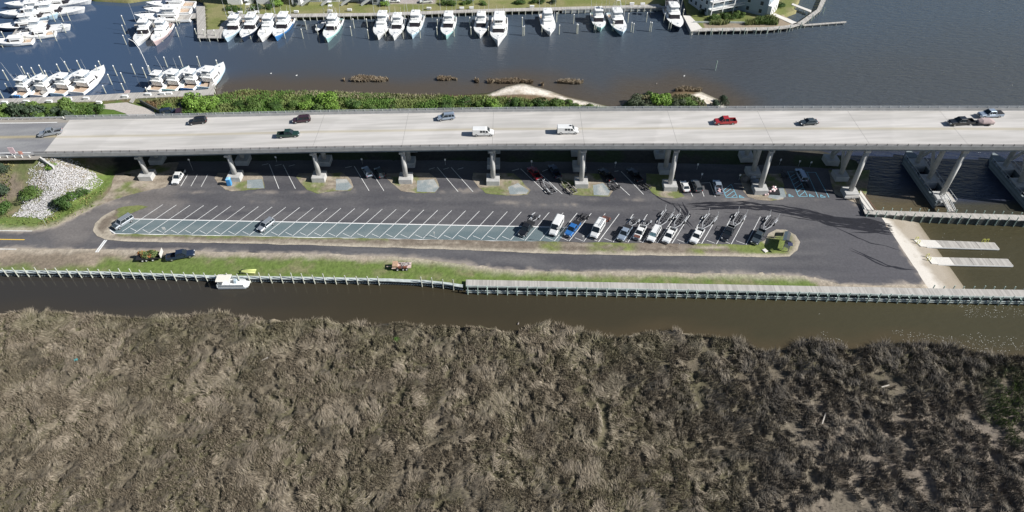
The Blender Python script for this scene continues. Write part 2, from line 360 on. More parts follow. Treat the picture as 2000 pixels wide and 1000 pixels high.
GR = [[(483, 352), (512, 350), (516, 368), (482, 368)], [(656, 350), (677, 350), (688, 366), (678, 372), (656, 372)], [(815, 353), (847, 350), (858, 366), (850, 375), (814, 375)],
      [(992, 366), (1012, 358), (1033, 373), (1028, 379), (996, 380)], [(1158, 362), (1178, 358), (1192, 372), (1188, 382), (1160, 382)], [(1508, 368), (1530, 366), (1535, 385), (1520, 390), (1500, 386)]]
for i, p in enumerate(GR):
    sheet('gravel_patch', p, 1.275, mat_vc('gravel', .95, .35, 6, .5, 8, .08), grav_col, .5, .5, .12, i)
# the permeable strip across the stall noses
def hat_col(X, Y):
    n = fbm(X * .3, Y, 3, 4, 2); return mix(np.broadcast_to((.120, .160, .172), (len(X), 3)), (.165, .20, .205), sst(.35, .7, n))
sheet('pervious_strip', [(262, 428), (700, 437), (1112, 444), (1090, 473), (700, 465), (226, 457), (214, 449)], 1.245, mat_vc('pervious', .95, .18, 5, .4, 7, .06), hat_col, .9, .9, .05)
paint = mat('road_paint', (.78, .78, .76), .7, var=.12, vs=1.5); bpaint = mat('blue_paint', (.22, .52, .66), .7, var=.15)
ypaint = mat('yellow_paint', (.75, .5, .08), .7)
mb = MB(); T0, B0, T1, B1 = at(318, 400, 1.2), at(235, 455, 1.2), at(1485, 423.5, 1.2), at(1457, 478, 1.2)
for i in range(44):
    t = i / 43
    a = [T0[k] * (1 - t) + T1[k] * t for k in (0, 1)]; b = [B0[k] * (1 - t) + B1[k] * t for k in (0, 1)]
    if i == 0: b = [a[0] + (b[0] - a[0]) * .95, a[1] + (b[1] - a[1]) * .95]
    line_strip(mb, a, b, .125 + .02 * rnd.random(), 1.262)
    if i < 43:
        u = ((a[0] - b[0]) / 13.2, (a[1] - b[1]) / 13.2); x0, y0 = b[0] + .75 + u[0] * 1.6, b[1] + u[1] * 1.6
        if i not in (28,): line_strip(mb, (x0, y0), (x0 + 1.9, y0 - 1.15), .11, 1.262)
tag(mb.build('stall_lines', paint), kind='structure')
mb = MB()
for a, b in (((262, 428), (1112, 444.5)), ((214, 449), (226, 457)), ((226, 457), (1090, 473.5)), ((262, 428), (247, 436))):
    line_strip(mb, at(*a, 1.2), at(*b, 1.2), .3, 1.268)
tag(mb.build('strip_border', paint), kind='structure')
mb = MB()
for a, b in (((367, 341), (353, 364)), ((386, 341), (373, 364)), ((406, 341), (393, 365)), ((345, 342), (332, 363)), ((526, 321), (545, 369)), ((553, 322), (577, 369)), ((511, 323), (524, 320)), ((537, 324), (550, 321)), ((564, 325), (576, 322)),
             ((692, 325), (721, 373)), ((722, 330), (750, 373)), ((674, 328), (687, 325)), ((854, 327), (895, 375)), ((881, 327), (924, 375)), ((838, 331), (849, 328)), ((866, 331), (877, 328)), ((894, 331), (905, 328)),
             ((1017, 330), (1068, 378)), ((1056, 340), (1098, 379)), ((1000, 334), (1014, 330)), ((1059, 335), (1070, 331)), ((1178, 335), (1230, 382)), ((1213, 335), (1257, 380)), ((1200, 335), (1208, 334)),
             ((1344, 366), (1353, 384)), ((1367, 362), (1375, 384)), ((1386, 356), (1397, 385)), ((1368, 358), (1386, 357)), ((1434, 359), (1452, 360))):
    line_strip(mb, at(*a, 1.2), at(*b, 1.2), .14, 1.262)
tag(mb.build('bay_lines', paint), kind='structure')
mb = MB()
for a, b in (((1428, 360), (1440, 386)), ((1413, 372), (1418, 386)), ((1418, 386), (1440, 386)), ((1413, 372), (1428, 360)), ((1415, 378), (1432, 366)), ((1417, 385), (1435, 372)), ((1428, 386), (1438, 379)),
             ((1538, 335), (1560, 384)), ((1560, 384), (1577, 384)), ((1577, 384), (1572, 374)), ((1572, 374), (1560, 384)), ((1542, 347), (1556, 338)), ((1545, 353), (1560, 344)), ((1549, 361), (1563, 352)), ((1553, 368), (1567, 358)), ((1556, 376), (1570, 366)),
             ((1556, 337), (1572, 374)), ((1576, 337), (1598, 386)), ((1593, 337), (1619, 386)), ((1540, 336), (1594, 337))):
    line_strip(mb, at(*a, 1.2), at(*b, 1.2), .14, 1.262)
for x, y in ((1448, 384), (1545, 382), (1585, 382), (1607, 383)):      # accessible-bay symbols
    o = at(x, y, 1.262)
    for a, b in (((-.9, -.6), (.9, -.6)), ((-.9, -.6), (-.5, .9)), ((-.5, .9), (.4, -.2)), ((.4, -.2), (.9, -.6)), ((-.6, .1), (.2, .05))):
        line_strip(mb, (o[0] + a[0] * .75, o[1] + a[1] * .75), (o[0] + b[0] * .75, o[1] + b[1] * .75), .16, 1.263)
tag(mb.build('accessible_markings', bpaint), kind='structure')
mb = MB(); line_strip(mb, at(-330, 463, 1.2), at(48, 468.5, 1.2), .3, 1.265); tag(mb.build('yellow_line', ypaint), kind='structure')
mb = MB(); line_strip(mb, at(-330, 447, 1.2), at(63, 451.5, 1.2), .2, 1.265); line_strip(mb, at(-330, 484, 1.2), at(32, 487, 1.2), .2, 1.265)
line_strip(mb, at(205, 469, 1.2), at(187, 493, 1.2), .35, 1.265); line_strip(mb, at(208.5, 469, 1.2), at(191, 493, 1.2), .35, 1.265)
tag(mb.build('road_edge_lines', paint), kind='structure')
# wet tyre trails left on the asphalt by boats pulled out of the water
wet = mat('wet_asphalt', (.020, .020, .026), .5, var=.3, vs=2)
mb = MB()
def trail(pts, w0, n=3, spread=.8, seed=0):
    P = dense([at(*p, 1.2)[:2] for p in pts], 1.0, False)
    for k in range(n):
        off = (k - (n - 1) / 2) * spread; L = []; rad = []
        for i, p in enumerate(P):
            q = P[min(i + 1, len(P) - 1)] - P[max(i - 1, 0)]; q = q / (np.hypot(*q) + 1e-6); nrm = np.array([-q[1], q[0]])
            j = float(fbm(np.array([p[0] + 31 * k]), np.array([p[1]]), 4, 3, seed + k)[0]) - .5
            L.append(p + nrm * (off + j * 1.6)); rad.append(w0 * (.35 + 1.5 * float(fbm(np.array([p[0]]), np.array([p[1] + 50 * k]), 2.2, 3, seed + k + 1)[0])))
        nL = len(L); rad = [r_ * min(1, (i + .3) / 5, (nL - 1 - i + .3) / 4) for i, r_ in enumerate(rad)]
        for i in range(len(L) - 1):
            a, b = L[i], L[i + 1]; q = b - a; q = q / (np.hypot(*q) + 1e-6); nrm = np.array([-q[1], q[0]]); za = 1.2285 + .0011 * (k + seed)
            mb.add([(*(a - nrm * rad[i]), za), (*(b - nrm * rad[i + 1]), za), (*(b + nrm * rad[i + 1]), za), (*(a + nrm * rad[i]), za)], [(0, 1, 2, 3)])
trail([(1340, 403), (1400, 401), (1470, 402), (1520, 408), (1580, 418), (1640, 430), (1700, 436), (1742, 444)], .24, 6, .5, 0)
trail([(1585, 418), (1620, 432), (1680, 440), (1742, 446)], .30, 7, .55, 2)
trail([(1650, 436), (1700, 440), (1745, 450)], .22, 6, .75, 9)
trail([(1520, 412), (1580, 424), (1625, 434)], .14, 4, .8, 5)
trail([(1660, 450), (1700, 452), (1747, 456)], .3, 2, .8, 4)
trail([(1265, 372), (1285, 386), (1310, 398), (1345, 404)], .15, 2, .4, 5)
trail([(1325, 395), (1330, 405), (1340, 420), (1332, 430), (1345, 445)], .35, 3, 1.1, 6)
trail([(1620, 437), (1660, 458), (1700, 475), (1760, 488)], .16, 1, .4, 3)
trail([(1658, 485), (1690, 500), (1730, 518), (1787, 528)], .2, 2, .3, 7)
trail([(1465, 418), (1492, 420)], .12, 1, .4, 8)
tag(mb.build('wet_trails', wet), kind='structure')
# ------------------------------------------------------------------ boat ramp
def ramp_z(X, Y):
    a = at(1722, 425, 1.2); b = at(1808, 556, 1.2); xe = np.interp(Y, [b[1], a[1]], [b[0], a[0]])
    return 1.215 - .125 * np.maximum(0, X - xe)
def ramp_col(X, Y):
    z = ramp_z(X, Y); n = fbm(X, Y, 2.5, 4, 3); n2 = fbm(X * 2, Y * .5, 2, 3, 5)
    c = np.broadcast_to((.62, .58, .52), (len(X), 3)) * (1 - .12 * n2)[:, None]
    px, py = pix(X, Y, 1.2); st = sst(.50, .70, n) * .7 * (z < 1.0)
    c = mix(c, (.33, .285, .225), np.clip((1 - sst(.55, .85, z + (n - .5) * .55 - .35 * sst(-6, 6, Y - 131))) * .9 + st * .5, 0, 1))
    c = mix(c, (.13, .11, .06), 1 - sst(-.25, .25, z + (n2 - .5) * .2))
    return c
RO = [at(1722, 425, 1.2), at(1808, 556, 1.2), at(1819, 572, 1.2)]
sheet('boat_ramp', [RO[0][:2], RO[1][:2], RO[2][:2], (RO[2][0] + 22, RO[2][1] - .3), (RO[0][0] + 22, RO[0][1] - 1.0)], ramp_z, mat_vc('ramp_concrete', .85, .1, 3, .1, 5, .03), ramp_col, .5, .6, px=False)
# ------------------------------------------------------------------ water
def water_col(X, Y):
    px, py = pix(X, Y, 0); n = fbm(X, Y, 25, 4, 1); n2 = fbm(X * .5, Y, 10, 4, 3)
    c = np.broadcast_to((.044, .037, .023), (len(X), 3)); c = mix(c, (.062, .070, .080), sst(320, 190, py)); c = mix(c, (.058, .080, .108), sst(150, 20, py + (n - .5) * 60) * .9); c = mix(c, (.045, .075, .13), (1 - sst(150, 650, px)) * (py < 260))  # bluer towards the marina: sky reflection put into the base colour
    c = mix(c, (.018, .030, .070), (py > 292) * (py < 420) * (px > 1600) * .8)  # navy patch: shade under the bridge put into the water colour
    c = mix(c, (.064, .058, .032), sst(900, 1900, px) * (py > 395) * .8)
    c = mix(c, (.040, .037, .033), (1 - sst(250, 800, px)) * (py > 500))
    d = pdist(X, Y, NATSH); sh = 1 - sst(1, 15, d + (n2 - .5) * 10); c = mix(c, (.085, .066, .045), sh * .85 * (py < 260))
    bs = (px > 1640) & (py > 290) & (py < 425); c = np.where(bs[:, None], mix(c, (.10, .082, .05), 1 - sst(0, 14, pdist(X, Y, [at(1690, 385)[:2], at(1720, 405)[:2], at(1800, 412)[:2]]) + (n2 - .5) * 6)), c)
    m = pdist(X, Y, MARSH_SH); c = mix(c, (.080, .060, .034), (1 - sst(0, 4.5, m + (n2 - .5) * 4)) * (.25 + .5 * sst(900, 1400, px)) * (py > 560))
    r = pdist(X, Y, [at(1760, 425)[:2], at(1850, 560)[:2]]); c = mix(c, (.11, .092, .052), (1 - sst(1, 9, r + (n2 - .5) * 5)) * .6)
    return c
MARSH_PX = [(-420, 622), (-200, 616), (0, 611), (50, 607), (150, 612), (220, 618), (290, 622), (330, 618), (420, 613), (430, 607), (480, 622), (540, 622), (560, 628), (635, 621), (660, 632), (760, 632), (780, 627), (830, 640), (860, 636),
            (940, 640), (1000, 651), (1050, 635), (1080, 631), (1130, 645), (1200, 660), (1290, 644), (1350, 652), (1440, 665), (1475, 683), (1510, 689), (1545, 680), (1580, 661), (1640, 677), (1690, 682), (1730, 671), (1800, 671),
            (1860, 680), (1930, 695), (2000, 697), (2200, 700), (2450, 715)]
MARSH_SH = [at(*p, .2)[:2] for p in MARSH_PX]
gx, gy = np.meshgrid(np.arange(-330, 331, 3.), np.arange(20, 420, 3.)); nx_ = gx.shape[1]; ny_ = gx.shape[0]
idx = np.arange(nx_ * ny_).reshape(ny_, nx_); Fq = np.stack([idx[:-1, :-1], idx[:-1, 1:], idx[1:, 1:], idx[1:, :-1]], -1).reshape(-1, 4)
wm, N, L, b = _nm('water'); b.inputs['Roughness'].default_value = .09; b.inputs['IOR'].default_value = 1.33
a_ = N.new('ShaderNodeAttribute'); a_.attribute_name = 'Col'; L.new(a_.outputs['Color'], b.inputs['Base Color'])
tc = N.new('ShaderNodeTexCoord'); mp = N.new('ShaderNodeMapping'); mp.inputs['Rotation'].default_value = (0, 0, R(18)); mp.inputs['Scale'].default_value = (.45, 1.5, 1)
L.new(tc.outputs['Object'], mp.inputs[0])
n1 = N.new('ShaderNodeTexNoise'); n1.inputs['Scale'].default_value = .55; n1.inputs['Detail'].default_value = 6; n1.inputs['Roughness'].default_value = .62; L.new(mp.outputs[0], n1.inputs['Vector'])
# calm in the lee, rippled on the open water to the right
gp = N.new('ShaderNodeSeparateXYZ'); L.new(tc.outputs['Object'], gp.inputs[0])
mr = N.new('ShaderNodeMapRange'); mr.inputs[1].default_value = -60; mr.inputs[2].default_value = 120; mr.inputs[3].default_value = .08; mr.inputs[4].default_value = 1.0
L.new(gp.outputs[0], mr.inputs[0])
my = N.new('ShaderNodeMapRange'); my.inputs[1].default_value = 120; my.inputs[2].default_value = 165; my.inputs[3].default_value = .35; my.inputs[4].default_value = 1.; L.new(gp.outputs[1], my.inputs[0])
mm = N.new('ShaderNodeMath'); mm.operation = 'MULTIPLY'; L.new(mr.outputs[0], mm.inputs[0]); L.new(my.outputs[0], mm.inputs[1])
bp = N.new('ShaderNodeBump'); bp.inputs['Distance'].default_value = .6; L.new(mm.outputs[0], bp.inputs['Strength'])
L.new(n1.outputs[0], bp.inputs['Height']); L.new(bp.outputs[0], b.inputs['Normal'])
Vw = np.column_stack([gx.ravel(), gy.ravel(), np.zeros(gx.size)])
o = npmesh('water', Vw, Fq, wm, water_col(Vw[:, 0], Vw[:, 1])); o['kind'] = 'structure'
# ------------------------------------------------------------------ marsh
def marsh_h(X, Y):
    n = fbm(X * 1.1, Y, 3.2, 4, 2); n2 = fbm(X, Y * .8, 1.3, 3, 5); big = fbm(X, Y, 16, 3, 1)
    right = sst(14, 62, X + (big - .5) * 40)
    wx = (fbm(X, Y, 3, 2, 3) - .5) * 2.5; r1 = 1 - np.abs(2 * fbm(X * 1.2 + 9 + wx, Y * .6, 3.2, 2, 6) - 1); r2 = 1 - np.abs(2 * fbm(X + wx, Y * .62, 1.7, 2, 4) - 1)
    gate = sst(.50, .58, fbm(X, Y, 2.6, 2, 0)); g2 = sst(.52, .60, fbm(X + 50, Y, 1.9, 2, 7)); trough = sst(.90, .95, r1) * gate + sst(.90, .95, r2) * g2 * .9
    pit = (1 - sst(.31, .36, n)) * (.30 + .8 * right) + (1 - sst(.27, .32, n2)) * (.7 + .3 * right)
    tuft = fbm(X, Y, 1.5, 2, 1) - .5
    return .76 + (n - .5) * .45 + (n2 - .5) * (.22 + .3 * right) + tuft * (.08 + .95 * right) - np.minimum(pit + trough, 1) * (.78 + .12 * right) - right * .06
MO = MARSH_SH + [(190, 30), (-190, 30)]
def marsh_z(X, Y):
    d = pdist(X, Y, MARSH_SH); return np.maximum(-.05 + (marsh_h(X, Y) * .95 + .05) * sst(0, .9, d), np.where(d > 1, .06, -.2))
def marsh_base_col(X, Y):
    pass
    n = fbm(X, Y, 5, 4, 3); right = sst(25, 80, X + (fbm(X, Y, 16, 3, 1) - .5) * 40)
    return mix(mix(np.broadcast_to((.13, .11, .08), (len(X), 3)), (.10, .09, .055), sst(.4, .6, n)), (.19, .16, .13), right * sst(700, 850, pix(X, Y)[1]))
sheet('marsh_ground', MO, marsh_z, mat_vc('marsh_mud', .95, .3, 1.5, .5, 2, .2), marsh_base_col, .42, .6, .9, 2, skirt=.6, px=False)
def blades(name, X, Y, Z, ang, lean, Ln, wd, cols, m, parent=None):
    n = len(X); dx, dy = np.cos(ang), np.sin(ang); h = Ln * np.cos(lean); o = Ln * np.sin(lean); a2 = rs.rand(n) * 6.283
    wx, wy = np.cos(a2) * wd / 2, np.sin(a2) * wd / 2
    B = np.stack([X, Y, Z], 1); W = np.stack([wx, wy, np.zeros(n)], 1); Tp = B + np.stack([dx * o, dy * o, h], 1)
    Md = B + np.stack([dx * o * .35, dy * o * .35, h * .6], 1)
    V = np.stack([B - W, B + W, Md + W * .8, Md - W * .8, Tp], 1).reshape(-1, 3)
    k = np.arange(n)[:, None] * 5; F = np.concatenate([k + [0, 1, 2], k + [0, 2, 3], k + [3, 2, 4]])
    cc = np.repeat(cols, 5, 0).reshape(n, 5, 3).copy(); cc[:, :2] *= .85; cc = cc.reshape(-1, 3)
    return npmesh(name, V, F, m, cc, parent)
def grassmat(name, tr=.0):
    m = mat_vc(name, .8, .18, .6, spec=.25); return m
NB = 620000
X = rs.uniform(-128, 128, NB * 2); Y = 40 + 72 * rs.rand(NB * 2) ** 1.05
lim = 62 + 0.72 * Y; k = inpoly(X, Y, MO) & (np.abs(X) < lim) & (Y > 50) & (pdist(X, Y, MARSH_SH) > .15)
X, Y = X[k][:NB], Y[k][:NB]
big = fbm(X, Y, 16, 3, 1); right = sst(14, 62, X + (big - .5) * 40); hh = marsh_h(X, Y)
px_, py_ = pix(X, Y, .5); mud = right * sst(760, 880, py_ + (big - .5) * 120) * (1 - sst(1880, 1950, px_))
keep = rs.rand(len(X)) < np.where(right > .4, sst(.10 + .26 * mud, .42 + .22 * mud, hh) * .95 + .04, sst(.14, .42, hh) * .92 + .05)
X, Y, hh, big, right = X[keep], Y[keep], hh[keep], big[keep], right[keep]; n = len(X)
lod = sst(.46, .66, fbm(X, Y * 1.3, 2.6, 3, 7)) * (1 - .5 * right); flow = fbm(X, Y, 9, 2, 4) * 12 + fbm(X, Y, 2.6, 2, 6) * 3 + rs.randn(n) * (1.2 - 1.05 * lod)
lean = .30 + .95 * lod + rs.randn(n) * .16; Ln = (.32 + .30 * rs.rand(n)) * (.75 + .5 * hh) * (1 + .6 * lod) * (1 + .5 * right) * (1 + .8 * (1 - sst(.3, 1.6, pdist(X, Y, MARSH_SH))))
pale = (.345, .290, .220); brown = (.180, .148, .104); olive = (.15, .145, .075); grey = (.115, .105, .095); green = (.12, .17, .05)
nn = fbm(X, Y, 6, 4, 3); r1 = rs.rand(n)
c = mix(np.broadcast_to(brown, (n, 3)), pale, np.clip(.7 * fbm(X, Y, 5, 3, 3) - .14 + .24 * r1 + .20 * lod * (.5 + rs.rand(n)), 0, 1))
dsh = pdist(X, Y, MARSH_SH)
c = mix(c, olive, sst(.50, .68, nn) * .35 * (rs.rand(n) < .65) + (1 - sst(3, 13, dsh)) * .35 * (nn > .42) * (right < .5))
c = mix(c, grey, right * (.60 + .4 * (r1 < .6)))
rimt = sst(.05, .22, marsh_h(X, Y) - marsh_h(X + .55, Y)); c = mix(c, (.43, .375, .29), rimt * (.42 + .2 * right) * (.4 + .6 * rs.rand(n)))  # blades on sun-facing slopes paled: sunlight put into their colour
px, py = pix(X, Y, .5)
c = mix(c, green, (1 - sst(25, 75, np.hypot((px - 1975), (py - 790) * .75) + (nn - .5) * 70)) * (rs.rand(n) < .7))
c = mix(c, (.10, .22, .035), (1 - sst(3, 7, np.hypot(px - 775, (py - 665)))) * .9)
c = mix(c, pale, (1 - sst(.2, 1.3, dsh)) * .6 * (1 - right * .7))
c = c * ((.86 + .32 * rs.rand(n)) * (1 - .10 * right))[:, None]
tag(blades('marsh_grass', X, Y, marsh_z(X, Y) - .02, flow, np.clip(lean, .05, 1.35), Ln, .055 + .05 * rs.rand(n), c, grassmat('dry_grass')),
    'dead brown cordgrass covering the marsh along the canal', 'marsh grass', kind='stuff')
#@@2
# ------------------------------------------------------------------ the bridge
conc = mat('bridge_concrete', (.37, .37, .365), .85, var=.15, vs=.8); concd = mat('fascia_concrete', (.30, .33, .34), .85, var=.2, vs=.5)
pierc = mat('pier_concrete', (.47, .465, .45), .85, var=.18, vs=.7, bump=.2, bs=6)
galv = mat('galvanised_steel', (.55, .57, .58), .5, .3, var=.1)
steel_dk = mat('dark_rail', (.20, .19, .19), .6, .2)  # darker steel for the near rail and its posts
# deck concrete with tyre darkening, joints and stain
dm, N, L, b = _nm('deck_concrete'); b.inputs['Roughness'].default_value = .85; b.inputs['Specular IOR Level'].default_value = .25
a_ = N.new('ShaderNodeAttribute'); a_.attribute_name = 'Col'; tc = N.new('ShaderNodeTexCoord')
mp = N.new('ShaderNodeMapping'); mp.inputs['Scale'].default_value = (.07, 1.2, 1); L.new(tc.outputs['Object'], mp.inputs[0])
n1 = N.new('ShaderNodeTexNoise'); n1.inputs['Scale'].default_value = 1; n1.inputs['Detail'].default_value = 6; L.new(mp.outputs[0], n1.inputs['Vector'])
r = N.new('ShaderNodeMapRange'); r.inputs[1].default_value = .3; r.inputs[2].default_value = .7; r.inputs[3].default_value = .9; r.inputs[4].default_value = 1.08; L.new(n1.outputs[0], r.inputs[0])
v = N.new('ShaderNodeVectorMath'); v.operation = 'SCALE'; L.new(a_.outputs['Color'], v.inputs[0]); L.new(r.outputs[0], v.inputs['Scale']); L.new(v.outputs[0], b.inputs['Base Color'])
bridge = thing('highway_bridge', 'long pale concrete highway bridge on tall piers crossing the whole photo', 'bridge', (0, 0, 0))
XJ = -124.5
def span_xs(a, b, st=3.): 
    n = int((b - a) / st); return [a + (b - a) * i / n for i in range(n + 1)]
def skew(X, t): return X - (t * 6.0 if X < -118 else 0)
def sweep(name, m, xs, prof, parent, col=None, smooth=False):
    """prof: ring of (offset from near edge in metres, height above deck)"""
    rings = [[(x, deck(x)[1] + o, deck(x)[2] + z) for o, z in prof] for x in xs]
    return MB().loft(rings).build(name, m, parent, smooth)
# deck slab top as a fine strip so it can carry real stains
xs = np.array(span_xs(-128, 178, 1.0)); ts = np.linspace(.45, BW - .45, 44)
GX, GT = np.meshgrid(xs, ts, indexing='ij'); sk_ = np.where(GX < -116, (-116 - GX) / 12, 0)
VX = GX + 0 * GT; VX = np.where(GX < -116, GX - (GT - 0) * .0, GX)
jx = XJ + 3.0 - GT * .33
VX = np.maximum(VX, 0 * VX + jx) if False else VX
VY = np.interp(VX, BX, BY) + GT; VZ = np.interp(VX, BX, BZ)
nn = fbm(VX * .15, VY, 2, 4, 1); n2 = fbm(VX, VY, 9, 3, 2)
base = mix(np.full(VX.shape + (3,), 1.) * np.array((.555, .53, .50)), (.47, .45, .42), sst(.35, .7, nn))
base = mix(base, (.42, .37, .26), (1 - sst(.25, .8, np.abs(GT - 9.1))) * .65)
base = mix(base, (.47, .45, .43), (1 - sst(.3, 1.2, np.abs(GT - 3.1))) * .35 + (1 - sst(.3, 1.2, np.abs(GT - 6.0))) * .25 + (1 - sst(.3, 1.4, np.abs(GT - 12.5))) * .15)
slab = (np.floor((VX - GT * .35) / 6.0).astype(int)); tone = _tab[0][slab & 255, 7]; base = base * (1 + (tone - .5) * .10)[..., None]
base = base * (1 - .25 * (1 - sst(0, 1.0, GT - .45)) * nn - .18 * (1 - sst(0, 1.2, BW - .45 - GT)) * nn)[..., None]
i = np.arange(VX.size).reshape(VX.shape); Fd = np.stack([i[:-1, :-1], i[1:, :-1], i[1:, 1:], i[:-1, 1:]], -1).reshape(-1, 4)
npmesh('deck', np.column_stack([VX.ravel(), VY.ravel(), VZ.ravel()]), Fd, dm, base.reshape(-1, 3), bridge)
bx = span_xs(-128, 178, 6)
sweep('slab', concd, bx, [(0.1, -.03), (BW - .1, -.03), (BW - .1, -.3), (.1, -.3)], bridge)
for g in range(6):
    o_ = .75 + g * (BW - 1.5) / 5
    sweep('girder', concd, span_xs(-126, 178, 8), [(o_ - .45, -.31), (o_ + .45, -.31), (o_ + .45, -.4), (o_ + .15, -.5), (o_ + .15, -.75), (o_ + .35, -.95), (o_ - .35, -.95), (o_ - .15, -.75), (o_ - .15, -.5), (o_ - .45, -.4)], bridge)
for o_, s_ in ((0., 1), (BW, -1)):
    sweep('parapet', conc, bx, [(o_, -.32), (o_, .8), (o_ + s_ * .32, .8), (o_ + s_ * .40, .05), (o_ + s_ * .45, .003), (o_ + s_ * .45, -.02), (o_ + s_ * .12, -.02), (o_ + s_ * .12, -.32)][::s_], bridge)
    ra = MB(); 
    for z in (1.02, 1.28): ra.path([(x, deck(x)[1] + o_ + s_ * .16, deck(x)[2] + z) for x in bx], .09, .09)
    ra.build('rail', galv if s_ < 0 else steel_dk, bridge)
    xp = span_xs(-127, 177, 2.5)
    post = MB().box((0, 0, .27), (.12, .2, .54)).build('rail_post', galv, bridge); x = xp[0]; d_ = deck(x); post.location = (x, d_[1] + o_ + s_ * .16, d_[2] + .8)
    big_ = MB()
    for n_, x in enumerate(xp[1:]):
        d_ = deck(x)
        if n_ < 99 and False: pass
        big_.box((x, d_[1] + o_ + s_ * .16, d_[2] + 1.07), (.12, .2, .54))
    C.objects.unlink(post); bpy.data.objects.remove(post)
    tag(big_.build('rail_posts', galv if s_ < 0 else steel_dk, bridge), kind='stuff')
# expansion joints
PX_ = [-101, -76.5, -53.2, -29.2, -5.2, 18.9, 42.9, 67., 90.8, 114.6, 138.6]
jt = mat('joint_rubber', (.22, .21, .20), .9)
for x in PX_[2:]:
    y = deck(x)[1]; mb = MB(); mb.add([(x - .035, y + .45, deck(x)[2] + .004), (x + .035, y + .45, deck(x)[2] + .004), (x + .035, y + BW - .45, deck(x)[2] + .004), (x - .035, y + BW - .45, deck(x)[2] + .004)], [(0, 1, 2, 3)])
    mb.build('expansion_joint', jt, bridge)
# road on the embankment west of the deck
gx2, gt2 = np.meshgrid(np.arange(-330, -111, 2.), np.linspace(-1.6, BW + 1.4, 24), indexing='ij')
def jline(t): return -126.33 + (-0.58) * np.clip(t, 0, 18.2) / 17.5
u = (gx2 + 330) / (218.); XE = jline(gt2); X2 = -330 + u * (XE + 330)
Y2 = np.interp(X2, BX, BY) + gt2; Z2 = np.interp(X2, BX, BZ) + .012
n2 = fbm(X2 * .2, Y2, 1.5, 4, 2); cc = mix(np.full(X2.shape + (3,), 1.) * np.array((.27, .27, .27)), (.20, .20, .21), sst(.3, .7, n2))
cc = mix(cc, (.45, .36, .16), (1 - sst(.2, .8, np.abs(gt2 - 9.2))) * .6)
sh_ = (gt2 < 1.0) | (gt2 > BW - 1.6); cc = np.where(sh_[..., None], mix(cc * 0 + np.array((.36, .34, .31)), (.25, .22, .18), n2), cc)
i = np.arange(X2.size).reshape(X2.shape); F2 = np.stack([i[:-1, :-1], i[1:, :-1], i[1:, 1:], i[:-1, 1:]], -1).reshape(-1, 4)
o = npmesh('highway', np.column_stack([X2.ravel(), Y2.ravel(), Z2.ravel()]), F2, mat_vc('highway_asphalt', .9, .1, 2), cc.reshape(-1, 3)); o['kind'] = 'structure'
mb = MB()
def rl(x0, x1, t, w_=.15): mb.add([(x0, deck(x0)[1] + t - w_, deck(x0)[2] + .03), (x1, deck(x1)[1] + t - w_, deck(x1)[2] + .03), (x1, deck(x1)[1] + t + w_, deck(x1)[2] + .03), (x0, deck(x0)[1] + t + w_, deck(x0)[2] + .03)], [(0, 1, 2, 3)])
for k in range(16): rl(-330 + 12 * k, -326.5 + 12 * k, 13.); rl(-330 + 12 * k, -326.5 + 12 * k, 4.7)
for k in range(20): rl(-330 + 10 * k, -320 + 10 * k, 1.7); rl(-330 + 10 * k, -320 + 10 * k, 16.6)
tag(mb.build('highway_lines', paint), kind='structure')
# piers
def pier(x, i, water=False):
    zd = deck(x)[2]; yb = deck(x)[1]; zc = zd - .96; zg = 1.15 if not water else .3
    p = thing('pier', None, None, (0, 0, 0)); p.parent = bridge; p.name = 'pier'
    ys = [yb + 1.6, yb + 9.1, yb + 16.6]
    cap = MB().box((x, yb + 9.3, zc - .6), (1.45, 16.6, 1.18)).build('cap', pierc, p, bevel=.08)
    if i < 8: MB().box((x - .35, yb + .8, zc - .75), (1.0, .5, .5)).build('cap_end', pierc, p)
    for y in ys:
        fz = 2.75 if not water else 2.3
        MB().box((x, y, (fz + zg) / 2 - .15), (3.6, 3.6, fz - zg + .3)).build('footing', pierc, p, bevel=.06)
        MB().tube((x, y, fz - .02), (x, y, zc - 1.18), .66, .66, 16).build('column', pierc, p, True)
    if i >= 5:
        for a, b_ in ((ys[1], ys[2]),):
            MB().bar((x, a, 3.6), (x, b_, zc - 2.0), .6).bar((x + .02, b_, 3.6), (x + .02, a, zc - 2.0), .58).build('cross_brace', pierc, p)
    return p
for i, x in enumerate(PX_[:9]): pier(x, i)
for i, x in enumerate(PX_[9:]): pier(x, i + 9, True)
# abutment
MB().box((-126.5, deck(-126)[1] + 9.1, 7.0), (1.6, 18.8, 2.9)).build('abutment', pierc, bridge)
MB().add([(-127, 152.2, 9.3), (-127, 152.7, 9.3), (-127, 152.7, 6.5), (-127, 152.2, 6.5), (-122.6, 149.6, 7.9), (-122.6, 150.2, 7.9), (-122.6, 150.2, 5.5), (-122.6, 149.6, 5.5)],
         [(0, 1, 2, 3), (4, 7, 6, 5), (0, 4, 5, 1), (1, 5, 6, 2), (2, 6, 7, 3), (3, 7, 4, 0)]).build('wing_wall', pierc, bridge)
